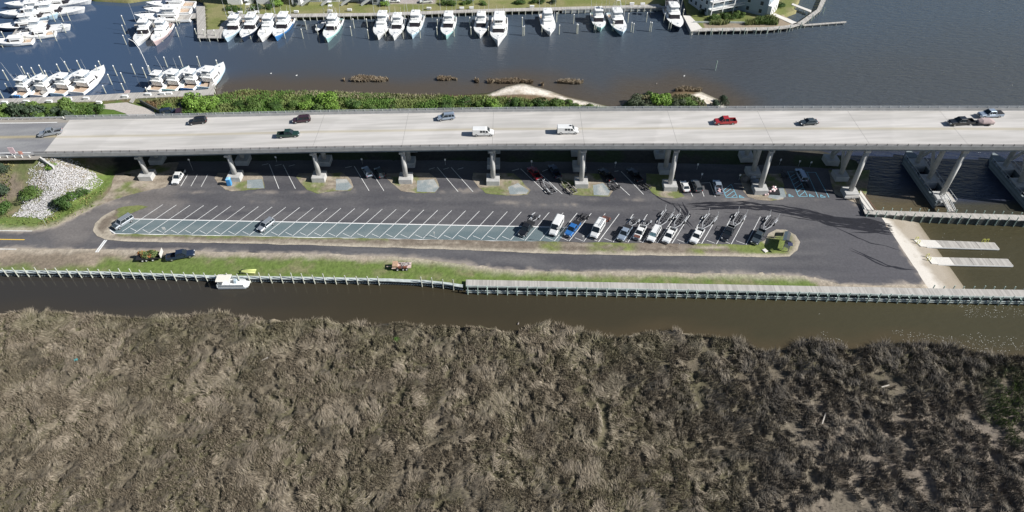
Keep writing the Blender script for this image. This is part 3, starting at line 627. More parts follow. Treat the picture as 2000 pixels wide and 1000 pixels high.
#@@3
# ------------------------------------------------------------------ vehicles
glass = mat('car_glass', (.02, .028, .035), .08, var=.1); tyre = mat('tyre_rubber', (.02, .02, .02), .85); rimm = mat('alloy_rim', (.45, .46, .47), .35, .6)
lampm = mat('headlight_lens', (.7, .72, .74), .15); tail = mat('tail_light_lens', (.4, .02, .02), .3); dark = mat('black_plastic', (.02, .02, .022), .6)
white = mat('white_gelcoat', (.82, .82, .80), .35, var=.04, vs=.5)
def cpaint(name, col, metal=.1): return mat('paint_' + name, col, .3, metal, var=.05, vs=.6, coat=.6)
PAINT = dict(white=cpaint('white', (.80, .80, .78)), silver=cpaint('silver', (.42, .45, .48), .5), black=cpaint('black', (.014, .015, .018)), navy=cpaint('navy', (.018, .03, .06)), blue=cpaint('blue', (.03, .15, .42)),
             red=cpaint('red', (.42, .03, .035)), green=cpaint('green', (.015, .045, .035)), maroon=cpaint('maroon', (.05, .02, .03)), grey=cpaint('grey', (.16, .17, .18), .4), slate=cpaint('slate', (.05, .065, .075)),
             ltblue=cpaint('light_blue', (.36, .43, .52), .4), dred=cpaint('dark_red', (.22, .012, .02)), brown=cpaint('brown', (.16, .07, .05)))
def onz(px, py, z):
    if z == 'deck':
        zz = 12.
        for _ in range(6): zz = deck(at(px, py, zz + .8)[0])[2]
        return zz + .005
    if z == 'land':
        zz = 2.
        for _ in range(6): p = at(px, py, zz + .8); zz = float(land_z(np.array([p[0]]), np.array([p[1]]))[0])
        return zz
    return z
def place(rear, front, z, dz=.8):
    zz = onz((rear[0] + front[0]) / 2, (rear[1] + front[1]) / 2, z)
    a = at(*rear, zz + dz); b = at(*front, zz + dz)
    return ((a[0] + b[0]) / 2, (a[1] + b[1]) / 2, zz), math.atan2(b[1] - a[1], b[0] - a[0])
def ring(x, w_, zb, zt, c=.12, tum=.0):
    h = w_ / 2
    return [(x, h - .06, zb), (x, h, zb + .18), (x, h, zt - c), (x, h - c - tum, zt), (x, -(h - c - tum), zt), (x, -h, zt - c), (x, -h, zb + .18), (x, -(h - .06), zb)]
KIND = dict(
    sedan=dict(L=4.75, W=1.84, H=1.46, body=[(0, .62, .9), (.03, .92, .97), (.16, .98, 1), (.70, .96, 1), (.93, .76, .97), (1, .55, .86)], g=(.12, .72), r=(.28, .56)),
    suv=dict(L=4.8, W=1.94, H=1.76, body=[(0, .85, .93), (.02, 1.06, .98), (.1, 1.1, 1), (.70, 1.08, 1), (.95, .93, .96), (1, .62, .88)], g=(.01, .74), r=(.06, .60)),
    wagon=dict(L=5.3, W=2.02, H=1.9, body=[(0, .9, .95), (.02, 1.12, .99), (.1, 1.15, 1), (.70, 1.15, 1), (.96, 1.02, .97), (1, .7, .9)], g=(.01, .74), r=(.04, .62)),
    pickup=dict(L=5.9, W=2.02, H=1.92, body=[(.36, 1.12, 1), (.70, 1.14, 1), (.95, 1.0, .97), (1, .68, .9)], g=(.36, .74), r=(.385, .61)),
    van=dict(L=5.7, W=2.03, H=2.15), highvan=dict(L=6.1, W=2.05, H=2.75))
def vehicle(kind, name, rear, front, z, col, label, cat, group=None, L=None, bedm=None, cover=False, extra=None, sunshade=False, hoodm=None):
    K = KIND[kind]; Lg = L or K['L']; W = K['W']; H = K['H']; m = PAINT[col]
    loc, a = place(rear, front, z)
    t = thing(name, label, cat, loc, a, group); X = lambda f: (f - .5) * Lg
    if kind in ('van', 'highvan'):
        Z = H; pr = [(0, Z - .12, .96), (.015, Z, .98), (.60, Z, 1), (.68, Z - .06, 1), (.80, 1.32 if kind == 'van' else 1.5, 1), (.96, 1.05, .97), (1, .7, .9)]
        MB().loft([ring(X(f), W * w_, .35 if f not in (0, 1) else .5, zt, .14, .10 if zt > 1.6 else 0) for f, zt, w_ in pr]).build('body', m, t)
        zt1, zt0 = Z - .10, pr[4][1] + .05; x1, x0 = X(.685) + .03, X(.80) + .03
        MB().add([(x1, W * .40, zt1), (x1, -W * .40, zt1), (x0, -W * .46, zt0), (x0, W * .46, zt0), (x1 - .1, W * .40, zt1 - .1), (x1 - .1, -W * .40, zt1 - .1), (x0 - .1, -W * .46, zt0 - .1), (x0 - .1, W * .46, zt0 - .1)],
                 [(0, 1, 2, 3), (7, 6, 5, 4), (0, 4, 5, 1), (1, 5, 6, 2), (2, 6, 7, 3), (3, 7, 4, 0)]).build('windshield', glass, t)
        for s in (1, -1):
            zb, zt = Z * .58, Z * .86
            for q0, q1 in (((.62, .72), (.48, .59), (.35, .46)) if kind == 'van' else ((.62, .72), (.40, .59), (.14, .37))):
                MB().box(((X(q0) + X(q1)) / 2, s * (W / 2 - .01), (zb + zt) / 2), (X(q1) - X(q0), .03, zt - zb)).build('side_window', glass, t)
        MB().box((X(0) - .005, 0, Z * .7), (.03, W * .7, Z * .25)).build('rear_window', glass, t)
        wx = (.17, .84)
    else:
        B = K['body']; hood = [q for q in B if q[0] >= .695] if hoodm else None
        MB().loft([ring(X(f), W * w_, .34 if 0 < f < 1 else .45, zt) for f, zt, w_ in B]).build('body', m, t)
        if hoodm: MB().box((X(.84), 0, 1.06), (Lg * .27, W * .8, .06)).build('hood', PAINT[hoodm], t)
        g0, g1 = K['g']; r0, r1 = K['r']; zb = np.interp(g0, [q[0] for q in B], [q[1] for q in B]) - .02; zf = np.interp(g1, [q[0] for q in B], [q[1] for q in B]) - .02
        wb, wr = W * .47, W * .37
        gb = [(X(g0), wb, zb), (X(g0), -wb, zb), (X(g1), -wb, zf), (X(g1), wb, zf)]; gt = [(X(r0), wr, H - .05), (X(r0), -wr, H - .05), (X(r1), -wr, H - .05), (X(r1), wr, H - .05)]
        MB().add(gb + gt, [(0, 1, 2, 3), (7, 6, 5, 4), (0, 4, 5, 1), (1, 5, 6, 2), (2, 6, 7, 3), (3, 7, 4, 0)]).build('windows', glass, t)
        rf = MB().loft([[(x, y, z_) for y, z_ in ((wr + .03, H - .07), (wr - .06, H), (-wr + .06, H), (-wr - .03, H - .07))] for x in (X(r0) - .05, X(r1) + .05)]).build('roof', m, t)
        for s in (1, -1):
            MB().bar((X(g1), s * wb, zf), (X(r1), s * (wr + .01), H - .05), .09).build('pillar', m, t); MB().bar((X(g0), s * wb, zb), (X(r0), s * (wr + .01), H - .05), .16 if kind != 'sedan' else .1).build('pillar', m, t)
            xm = X((g0 + g1) / 2 + .01); MB().bar((xm, s * wb, zb), (xm, s * (wr + .01), H - .05), .1).build('pillar', m, t)
            if kind in ('suv', 'wagon'): xm = X(.2); MB().bar((xm, s * wb, zb), (xm, s * (wr + .01), H - .05), .1).build('pillar', m, t)
        if sunshade:
            MB().add([(X(g1) - .05, wb * .85, zf + .06), (X(g1) - .05, -wb * .85, zf + .06), (X(r1) + .08, -wr * .9, H - .06), (X(r1) + .08, wr * .9, H - .06)], [(0, 1, 2, 3)]).build('sunshade', mat('sunshade_foil', (.35, .55, .55), .3, .6, var=.5, vs=3), t)
        if kind in ('suv', 'wagon'):
            for s in (1, -1): MB().bar((X(r0) + .2, s * (wr - .05), H + .05), (X(r1) - .2, s * (wr - .05), H + .05), .05).build('roof_rail', dark, t)
        if kind == 'pickup':
            b1 = X(.355); b0 = X(0.); h = 1.1
            bw = MB()
            for s in (1, -1): bw.box(((b0 + b1) / 2, s * (W / 2 - .09), .40 + .35), (b1 - b0, .17, h - .40))
            bw.box((b0 + .06, 0, .75), (.1, W - .36, h - .4)).box(((b0 + b1) / 2, 0, .52), (b1 - b0 - .1, W - .36, .1)); bw.build('bed', bedm and PAINT[bedm] or m, t, bevel=.03)
            MB().box(((b0 + b1) / 2, 0, .60), (b1 - b0 - .14, W - .38, .05)).build('bed_liner', dark, t)
            if cover: MB().box(((b0 + b1) / 2, 0, h + .06), (b1 - b0 - .05, W - .14, .07)).build('bed_cover', dark, t, bevel=.02)
        wx = (.19, .83)
    for f in wx:
        for s in (1, -1):
            w1 = MB().tube((X(f), s * (W / 2 - .24), .37), (X(f), s * (W / 2 + .015), .37), .37, n=14).build('wheel', tyre, t)
            MB().tube((X(f), s * (W / 2 + .0), .37), (X(f), s * (W / 2 + .03), .37), .23, n=10).build('rim', rimm, w1)
    fz = .72 if kind != 'sedan' else .62
    for s in (1, -1):
        MB().box((X(1) - .10, s * W * .36, fz), (.22, .34, .18)).build('headlight', lampm, t)
        MB().box((X(0) + .03, s * W * .42, .88 if kind != 'sedan' else .78), (.12, .2, .22)).build('tail_light', tail, t)
        MB().box((X(.70), s * (W / 2 + .1), 1.12 if H < 2 else 1.4), (.14, .24, .16)).build('mirror', m if kind == 'sedan' else dark, t)
    MB().box((X(1) - .03, 0, .45), (.16, W * .82, .2)).build('front_bumper', rimm if kind == 'pickup' else dark, t, bevel=.03)
    MB().box((X(0) - .04, 0, .5), (.16, W * .8, .18)).build('rear_bumper', rimm if kind == 'pickup' else dark, t, bevel=.03)
    MB().box((X(1) - .03, 0, .68), (.1, W * .45, .2)).build('grille', dark, t)
    if extra: extra(t, X, W, H)
    return t
def vent(t, X, W, H): MB().box((X(.62), 0, H + .06), (.5, .5, .14)).build('roof_vent', dark, t)
def ladder(t, X, W, H):
    mb = MB(); 
    for y in (.45, .85): mb.bar((X(.05), y, H + .18), (X(.6), y, H + .18), .06)
    for k in range(9): mb.bar((X(.07 + .06 * k), .45, H + .18), (X(.07 + .06 * k), .85, H + .18), .04)
    for x in (.12, .5): mb.bar((X(x), -.8, H + .1), (X(x), .9, H + .1), .06)
    mb.build('roof_ladder', galv, t)
def bedstuff(t, X, W, H):
    r_ = random.Random(3)
    for k in range(5): MB().box((X(.05 + .06 * k), r_.uniform(-.4, .4), .8), (.35, .4, .35), r_.random()).build('bag', mat('pink_bag', (.7, .5, .5), .7), t)
def rack(t, X, W, H):
    mb = MB()
    for x in (.02, .19, .37): mb.bar((X(x), -.9, 1.95), (X(x), .9, 1.95), .07)
    for s in (.9, -.9):
        mb.bar((X(.02), s, 1.95), (X(.37), s, 1.95), .07)
        for x in (.02, .37): mb.bar((X(x), s, 1.1), (X(x), s, 1.95), .06)
    mb.build('bed_rack', galv, t)
gt = 'vehicles driving over the bridge'
for a in [
    ('pickup', 'pickup_truck', (117, 255), (78, 261), 'silver', 'silver pickup driving on the asphalt just before the bridge deck', 'pickup', {}),
    ('suv', 'parked_car', (401, 234), (370, 237), 'black', 'black compact car in the far lane, leftmost car on the pale deck', 'car', {}),
    ('suv', 'parked_car', (605, 231), (572, 234), 'maroon', 'dark maroon suv in the far lane above the dark green pickup', 'suv', {}),
    ('pickup', 'pickup_truck', (545, 262), (580, 260), 'green', 'dark green pickup with open bed in the near lane of the bridge', 'pickup', {}),
    ('suv', 'parked_car', (887, 226), (855, 229), 'ltblue', 'pale silver blue crossover alone in the far lane mid bridge', 'suv', {}),
    ('van', 'cargo_van', (926, 258), (962, 258), 'white', 'plain white cargo van, the left of two vans on the bridge', 'van', {}),
    ('van', 'cargo_van', (1090, 254), (1128, 254), 'white', 'white cargo van with roof vent, the right of two vans on the bridge', 'van', dict(extra=vent)),
    ('pickup', 'pickup_truck', (1437, 235), (1396, 236), 'red', 'bright red pickup driving over the bridge', 'pickup', {}),
    ('sedan', 'parked_car', (1597, 236), (1563, 238), 'slate', 'dark blue grey sedan on the bridge to the right of the red pickup', 'car', {}),
    ('pickup', 'pickup_truck', (1903, 236), (1853, 238), 'black', 'black pickup towing a covered trailer on the bridge', 'pickup', dict(L=6.6)),
    ('pickup', 'pickup_truck', (1959, 221), (1911, 223), 'ltblue', 'pale silver pickup with dark bed cover beside the parapet', 'pickup', dict(cover=True, L=6.3))]:
    nm = a[1] if a[1] != 'parked_car' else 'car'
    vehicle(a[0], nm, a[2], a[3], 'deck', a[4], a[5], a[6], gt, **a[7])
galv2 = mat('trailer_steel', (.62, .63, .64), .45, .3); blk = mat('black_frame', (.03, .03, .032), .5, .2); rust = mat('rusty_steel', (.20, .07, .045), .8, var=.4)
wood = mat_plank('weathered_wood', (.36, .33, .29), .25, 0, .25); bunkc = mat('bunk_carpet', (.06, .06, .065), .95); dark_st = mat('dull_steel', (.22, .22, .23), .6, .3)
def boat_trailer(rear, front, z, m, label, Lg=7., W=2.3, posts=True, dual=False, bunks=True, group='empty boat trailers'):
    loc, a = place(rear, front, z, .5); t = thing('boat_trailer', label, 'trailer', loc, a, group); h = Lg / 2
    for s in (1, -1):
        MB().bar((h, 0, .55), (h * .25, s * W * .36, .58), .13).bar((h * .25, s * W * .36, .58), (-h, s * W * .36, .55), .13).build('side_rail', m, t)
        if bunks: MB().bar((h * .1, s * .45, .78), (-h * .95, s * .5, .72), .22, .1).build('bunk', bunkc, t)
        for k in ((-.25,) if not dual else (-.12, -.36)):
            w1 = MB().tube((h * 2 * k, s * (W / 2 - .1), .34), (h * 2 * k, s * (W / 2 + .12), .34), .34, n=12).build('wheel', tyre, t)
            MB().tube((h * 2 * k, s * (W / 2 + .1), .34), (h * 2 * k, s * (W / 2 + .135), .34), .18, n=10).build('hub', rimm, w1)
        kc = -.25 * 2 * h
        MB().box((kc, s * (W / 2 + .02), .76), (.95 if not dual else 1.75, .28, .06)).build('fender', m, t)
        if posts:
            MB().bar((-h * .92, s * W * .38, .55), (-h * .92, s * (W * .38 + .18), .62), .09).tube((-h * .92, s * (W * .38 + .18), .6), (-h * .95, s * (W * .38 + .22), 2.3), .055, n=6).build('guide_post', white, t)
    cm = MB()
    for x in (.15, -.15, -.45, -.72, -.98): cm.bar((h * x, -W * .36, .5), (h * x, W * .36, .5), .10)
    cm.build('crossmembers', dark_st if m is galv2 else m, t)
    MB().bar((h, 0, .55), (h + .35, 0, .52), .1).tube((h * .8, 0, .55), (h * .74, 0, 1.25), .05, n=6).box((h * .76, 0, 1.25), (.25, .2, .2)).build('winch_post', m, t)
    return t
def veh(*a, **k):
    return vehicle(*a, **k)
gp_ = 'vehicles parked in the angled stalls'
Z1 = 1.26
veh('wagon', 'parked_car', (260, 421), (219, 446), 1.3, 'silver', 'old silver and dark blue suv parked at the left tip of the stalls', 'suv', gp_, hoodm='slate')
veh('suv', 'parked_car', (535, 427), (503, 451), Z1, 'silver', 'silver suv parked alone in the middle of the empty stalls', 'suv', gp_)
veh('pickup', 'pickup_truck', (1040, 430), (1016, 462), Z1, 'black', 'black pickup with bed cover at the right end of the tinted strip', 'pickup', gp_, cover=True)
veh('highvan', 'cargo_van', (1097, 425), (1076, 463), Z1, 'white', 'tall white passenger van with black side windows parked beside blue pickup', 'van', gp_)
veh('pickup', 'pickup_truck', (1131, 430), (1105, 463), Z1, 'blue', 'bright blue pickup with black bed cover', 'pickup', gp_, cover=True)
veh('highvan', 'cargo_van', (1178, 432), (1156, 467), Z1, 'white', 'white work van with a ladder on its roof rack', 'van', gp_, extra=ladder, L=5.9)
veh('pickup', 'pickup_truck', (1230, 439), (1210, 470), Z1, 'ltblue', 'silver blue pickup with dark bed cover hitched to a white frame trailer', 'pickup', gp_, cover=True)
veh('pickup', 'pickup_truck', (1258, 438), (1241, 469), Z1, 'white', 'small white pickup with faded brown hood', 'pickup', gp_, hoodm='brown', L=5.4)
veh('wagon', 'parked_car', (1287, 440), (1267, 475), Z1, 'white', 'white suv with a reflective sunshade behind its windscreen', 'suv', gp_, sunshade=True, L=5.6)
veh('pickup', 'pickup_truck', (1318, 442), (1297, 476), Z1, 'white', 'white pickup with a white toolbox, third vehicle from the kiosk side vehicles', 'pickup', gp_,
    extra=lambda t, X, W, H: MB().box((X(.31), 0, 1.2), (.5, 1.4, .3)).build('toolbox', white, t, bevel=.02))['label'] = 'white pickup with a white toolbox in its bed'
veh('pickup', 'pickup_truck', (1372, 443), (1351, 477), Z1, 'white', 'white pickup with an empty black bed parked between two open stalls', 'pickup', gp_)
veh('pickup', 'pickup_truck', (1433, 437), (1413, 471), Z1, 'black', 'black pickup with a steel rack over its bed', 'pickup', gp_, extra=rack)
veh('pickup', 'pickup_truck', (1492, 444), (1470, 479), Z1, 'slate', 'dark grey pickup nearest the information kiosk', 'pickup', gp_)
boat_trailer((1053, 415), (1034, 437), Z1, galv2, 'small white tube trailer behind the black pickup by the tinted strip', 3.6, 1.9, False)
boat_trailer((1149, 416), (1128, 436), Z1, blk, 'small black trailer behind the bright blue pickup', 3.6, 1.9, False)
boat_trailer((1189, 421), (1175, 439), Z1, rust, 'short rusty red trailer behind the van with the ladder', 2.8, 1.8, False, bunks=False)
boat_trailer((1247, 422), (1227, 446), Z1, galv2, 'white frame trailer with rectangular end behind the silver blue pickup', 3.8, 2.2, False)
boat_trailer((1269, 426), (1256, 445), Z1, galv2, 'short white trailer behind the small pickup with brown hood', 3.0, 1.8, False)
boat_trailer((1307, 414), (1287, 442), Z1, galv2, 'long boat trailer with tall guide posts behind the white suv with sunshade', 7.4, 2.6, True, True)
boat_trailer((1336, 420), (1316, 447), Z1, galv2, 'boat trailer with guide posts behind the white pickup with toolbox', 6.4, 2.5, True, True)
boat_trailer((1393, 420), (1371, 448), Z1, galv2, 'wide boat trailer standing behind the white pickup between open stalls', 6.8, 2.7, True, True)
boat_trailer((1450, 416), (1432, 444), Z1, galv2, 'boat trailer behind the black pickup with bed rack', 6.6, 2.4, True, True)
boat_trailer((1512, 423), (1491, 451), Z1, galv2, 'boat trailer nearest the kiosk, behind the dark grey pickup', 6.8, 2.5, True, True)
gu = 'vehicles parked in the bays under the bridge'
veh('pickup', 'pickup_truck', (355, 333), (341, 357), Z1, 'white', 'white pickup parked alone at the left end under the bridge', 'pickup', gu, cover=True)
veh('suv', 'parked_car', (723, 344), (711, 325), Z1, 'ltblue', 'pale blue suv in shade under the bridge, left of two side by side', 'suv', gu)
veh('suv', 'parked_car', (748, 346), (735, 326), Z1, 'slate', 'dark grey suv in shade under the bridge, right of two side by side', 'suv', gu)
veh('pickup', 'pickup_truck', (1054, 349), (1034, 325), Z1, 'dred', 'dark red pickup half in shade under the bridge', 'pickup', gu)
veh('pickup', 'pickup_truck', (1091, 345), (1076, 322), Z1, 'navy', 'dark navy pickup deep in shade right of the dark red one', 'pickup', gu)
veh('pickup', 'pickup_truck', (1196, 352), (1173, 329), Z1, 'black', 'black pickup with chrome bumper under the bridge, backed by short trailer', 'pickup', gu)
veh('pickup', 'pickup_truck', (1250, 352), (1229, 329), Z1, 'black', 'black pickup deepest in shade beside the seventh pier', 'pickup', gu)['label'] = 'black pickup in full shade under the bridge, left of the white sedan pier'
veh('sedan', 'parked_car', (1343, 375), (1333, 350), Z1, 'white', 'white sedan with dark rear window beside a bridge pier', 'car', gu)
veh('wagon', 'parked_car', (1366, 373), (1355, 351), Z1, 'grey', 'dark grey suv parked right of the white sedan', 'suv', gu, L=4.9)
veh('pickup', 'pickup_truck', (1406, 379), (1398, 350), Z1, 'ltblue', 'silver pickup with pink and white bags in its bed beside blue hatching', 'pickup', gu, extra=bedstuff)
veh('wagon', 'parked_car', (1571, 353), (1559, 330), Z1, 'ltblue', 'long pale blue suv parked on the right blue hatched bay', 'suv', gu, L=5.6)
boat_trailer((1083, 377), (1060, 352), Z1, galv2, 'steel boat trailer behind the dark red pickup', 6.4, 2.1, False, True, group=gu)
boat_trailer((1124, 378), (1093, 348), Z1, wood, 'long pale wooden trailer behind the navy pickup', 7.6, 2.1, False, True, group=gu)
boat_trailer((1208, 370), (1192, 356), Z1, blk, 'short loaded trailer behind the black pickup with chrome bumper', 3.2, 2.0, False, group=gu)
boat_trailer((1268, 368), (1250, 356), Z1, blk, 'black trailer on the patch left of a pier footing', 4.0, 1.9, False, group=gu)
boat_trailer((1577, 366), (1570, 356), Z1, blk, 'tiny trailer behind the pale blue suv on blue hatching', 2.4, 1.3, False, group=gu)
boat_trailer((1534, 347), (1526, 334), Z1, blk, 'black trailer left in the shade at the edge of the blue hatching', 3.0, 1.6, False, bunks=False, group=gu)
# far side, partly hidden behind the parapet
veh('suv', 'parked_car', (318, 219), (338, 215), 'land', 'navy', 'dark blue car half hidden behind the far parapet', 'car')
veh('suv', 'parked_car', (349, 224), (350, 212), 'land', 'maroon', 'dark red car half hidden behind the far parapet', 'car')
# covered trailer on the bridge
loc, a = place((1938, 237), (1908, 237), 'deck'); t = thing('covered_trailer', 'low dark trailer with pinkish tarpaulin top towed over the bridge', 'trailer', loc, a)
MB().loft([[(x, w_, .55), (x, w_, 1.0), (x, w_ * .7, zt), (x, -w_ * .7, zt), (x, -w_, 1.0), (x, -w_, .55)] for x, w_, zt in ((-2.3, .8, 1.1), (-1.2, .95, 1.5), (.8, .95, 1.5), (1.7, .6, 1.2))]).build('tarpaulin', mat('pink_tarp', (.42, .33, .32), .8), t)
MB().box((0, 0, .5), (4.2, 1.9, .16)).bar((1.8, 0, .5), (3.2, 0, .5), .12).build('frame', blk, t)
for s in (1, -1): MB().tube((-.7, s * .9, .34), (-.7, s * 1.15, .34), .34).build('wheel', tyre, t)
# pickup with the trailer of plants on the verge
veh('pickup', 'pickup_truck', (327, 502), (377, 493), 1.32, 'navy', 'dark navy crew cab pickup pulling a trailer of plants on the verge', 'pickup', L=6.5)
loc, a = place((266, 502), (318, 498), 1.32); t = thing('flatbed_trailer', 'dark flatbed trailer loaded with a tangle of green and orange plants', 'trailer', loc, a)
MB().box((0, 0, .75), (6.0, 2.3, .2)).bar((3, 0, .7), (4.4, 0, .6), .14).build('bed', blk, t)
MB().box((2.95, 0, 1.5), (.1, 2.3, 1.3)).build('front_board', mat('pale_board', (.6, .57, .52), .8), t)
for s in (1, -1):
    for x in (-1.5, -.6, .9): w1 = MB().tube((x, s * 1.0, .36), (x, s * 1.2, .36), .36).build('wheel', tyre, t); MB().tube((x, s * 1.19, .36), (x, s * 1.22, .36), .2).build('hub', white, w1)
TRAILER_LOAD = t
# rusty equipment trailer on the grass
loc, a = place((804, 517), (758, 519), 1.3); t = thing('equipment_trailer', 'rusty brown trailer with a plywood box parked alone on the grass', 'trailer', loc, a)
MB().box((-.4, 0, .7), (4.6, 2.0, .15)).bar((1.8, 0, .65), (3.2, 0, .5), .14).build('bed', mat('faded_deck', (.55, .42, .38), .9, var=.3), t)
MB().box((1.1, 0, 1.1), (1.2, 1.7, .7)).build('plywood_box', mat('plywood', (.46, .30, .20), .8, var=.2), t)
mb = MB(); r_ = random.Random(9)
for k in range(14): mb.bar((r_.uniform(-2.6, .6), r_.uniform(-.8, .8), .85), (r_.uniform(-2.6, .6), r_.uniform(-.8, .8), 1.15), .12)
mb.build('scrap', mat('scrap_metal', (.5, .46, .44), .7, .3, var=.4), t)
MB().bar((.4, .95, 1.0), (-.3, .95, 1.0), .4).build('side_bin', rust, t); MB().bar((-.8, .95, 1.0), (-1.7, .95, 1.0), .4).build('side_bin', rust, t)
for s in (1, -1):
    for x in (-.8, -1.6, .55): w1 = MB().tube((x, s * .95, .36), (x, s * 1.2, .36), .36).build('wheel', tyre, t); MB().tube((x, s * 1.19, .36), (x, s * 1.22, .36), .18).build('hub', white, w1)
#@@4
# ------------------------------------------------------------------ vegetation
leafm = mat_vc('foliage', .6, .25, .8, spec=.3); bark = mat('bark', (.12, .09, .07), .9)
def crown_mesh(name, n, rad, cols, lf, seed, lobes=9, low=.25, cone=False):
    r_ = np.random.RandomState(seed); L = []
    for k in range(lobes):
        th = r_.rand() * 6.283; q = r_.rand() ** .5 * .62; hz = r_.rand()
        if cone: q *= (1 - hz * .8)
        L.append((math.cos(th) * q * rad[0], math.sin(th) * q * rad[1], low * rad[2] + hz * rad[2] * .62, (.26 + .24 * r_.rand()) * (1 - .35 * hz * cone)))
    k = r_.randint(0, lobes, n); L = np.array(L)[k]; d = r_.randn(n, 3); d /= np.linalg.norm(d, axis=1)[:, None]; d[:, 2] = np.abs(d[:, 2]) * np.where(r_.rand(n) < .8, 1, -1)
    rr = (.72 + .38 * r_.rand(n) ** .7)[:, None] * L[:, 3:4] * np.array([rad[0], rad[1], rad[2] * .8]); Cn = L[:, :3] + d * rr; Cn[:, 2] = np.maximum(Cn[:, 2], .05)
    nm = d + r_.randn(n, 3) * .55; nm /= np.linalg.norm(nm, axis=1)[:, None]
    u = np.cross(nm, r_.randn(n, 3)); u /= np.linalg.norm(u, axis=1)[:, None]; v = np.cross(nm, u); s = (lf * (.6 + .8 * r_.rand(n)))[:, None]
    V = np.stack([Cn + u * s, Cn + v * s * .6, Cn - u * s, Cn - v * s * .6], 1).reshape(-1, 3); F = np.arange(n * 4).reshape(-1, 4)
    tone = _tab[1][(k * 7) & 255, 3]; c = mix(np.broadcast_to(cols[0], (n, 3)), cols[1], np.clip(tone * .7 + r_.rand(n) * .5, 0, 1)) * (.75 + .45 * r_.rand(n))[:, None]
    return V, F, np.repeat(c, 4, 0)
VARI = {}
def variant(key, *a, **k):
    V, F, c = crown_mesh(key, *a, **k); o = npmesh('crown', V, F, leafm, c); VARI[key] = o.data; bpy.data.objects.remove(o)
CED = ((.030, .055, .030), (.065, .095, .055)); BRI = ((.10, .18, .025), (.20, .33, .06)); MID = ((.06, .115, .025), (.13, .20, .05)); GRY = ((.06, .085, .045), (.13, .155, .09)); DKG = ((.03, .07, .015), (.07, .13, .03))
for i in range(3):
    variant('cedar%d' % i, 2200, (1, 1, 1.15), CED, .062, 10 + i, 12, .15, True)
    variant('bright%d' % i, 2000, (1, 1, .95), BRI, .065, 20 + i, 10, .15)
    variant('mid%d' % i, 2000, (1, 1, .9), MID, .065, 30 + i, 10, .12)
    variant('grey%d' % i, 1800, (1, 1, .8), GRY, .06, 40 + i, 9, .12)
    variant('dkg%d' % i, 1800, (1, 1, .9), DKG, .06, 50 + i, 9, .12)
ntree = [0]
def tree(px, py, r, kind, label, group, z='land', name=None, hs=1.):
    i = ntree[0]; ntree[0] += 1; zz = onz(px, py, z) if z == 'land' else z
    p = at(px, py, zz + r * .5)
    t = thing(name or ('cedar_tree' if kind == 'cedar' else 'shrub'), label, 'tree' if kind == 'cedar' or r > 3 else 'shrub', (p[0], p[1], zz), 0, group)
    o = bpy.data.objects.new('crown', VARI['%s%d' % (kind, i % 3)]); C.objects.link(o); o.parent = t; o.scale = (r, r * (.85 + .3 * rnd.random()), r * (.8 + .35 * rnd.random()) * hs); o.rotation_euler = (0, 0, rnd.random() * 6)
    tr = MB().tube((0, 0, -.3), (r * .05, 0, r * .55), r * .07, r * .035, 6)
    for k in range(4): th = k * 1.6 + rnd.random(); tr.tube((r * .03, 0, r * .3), (math.cos(th) * r * .4, math.sin(th) * r * .4, r * .7), r * .03, r * .012, 5)
    tr.build('trunk', bark, t)
    return t
G1 = 'trees between the marina dock and the highway'
for i, (x, y, r, k, l) in enumerate([(6, 220, 4.6, 'mid', 'green rounded tree at the left edge behind the highway guardrail'), (38, 222, 4.2, 'cedar', 'dark cedar, first from the left edge behind the guardrail'), (60, 220, 4.6, 'cedar', 'dark cedar, widest of those behind the guardrail'),
      (90, 219, 4.4, 'mid', 'green tree fourth from the left behind the guardrail'), (75, 208, 3.2, 'mid', 'green tree close to the dock boards behind the two dark cedars'), (108, 224, 3.0, 'cedar', 'small dark cedar in the middle of the guardrail trees'), (132, 215, 4.4, 'mid', 'large green tree right of the small dark cedar'),
      (126, 226, 3.0, 'cedar', 'low dark cedar nearest the guardrail at the white stones'), (158, 216, 3.2, 'mid', 'green tree second from the right of the guardrail row'), (184, 213, 3.0, 'dkg', 'dark green tree at the right end of the guardrail row, by the pale drive')]):
    tree(x, y + 2, r * 1.12, k, l, G1, hs=1.2)
G2 = 'shrubs along the bank behind the bridge'
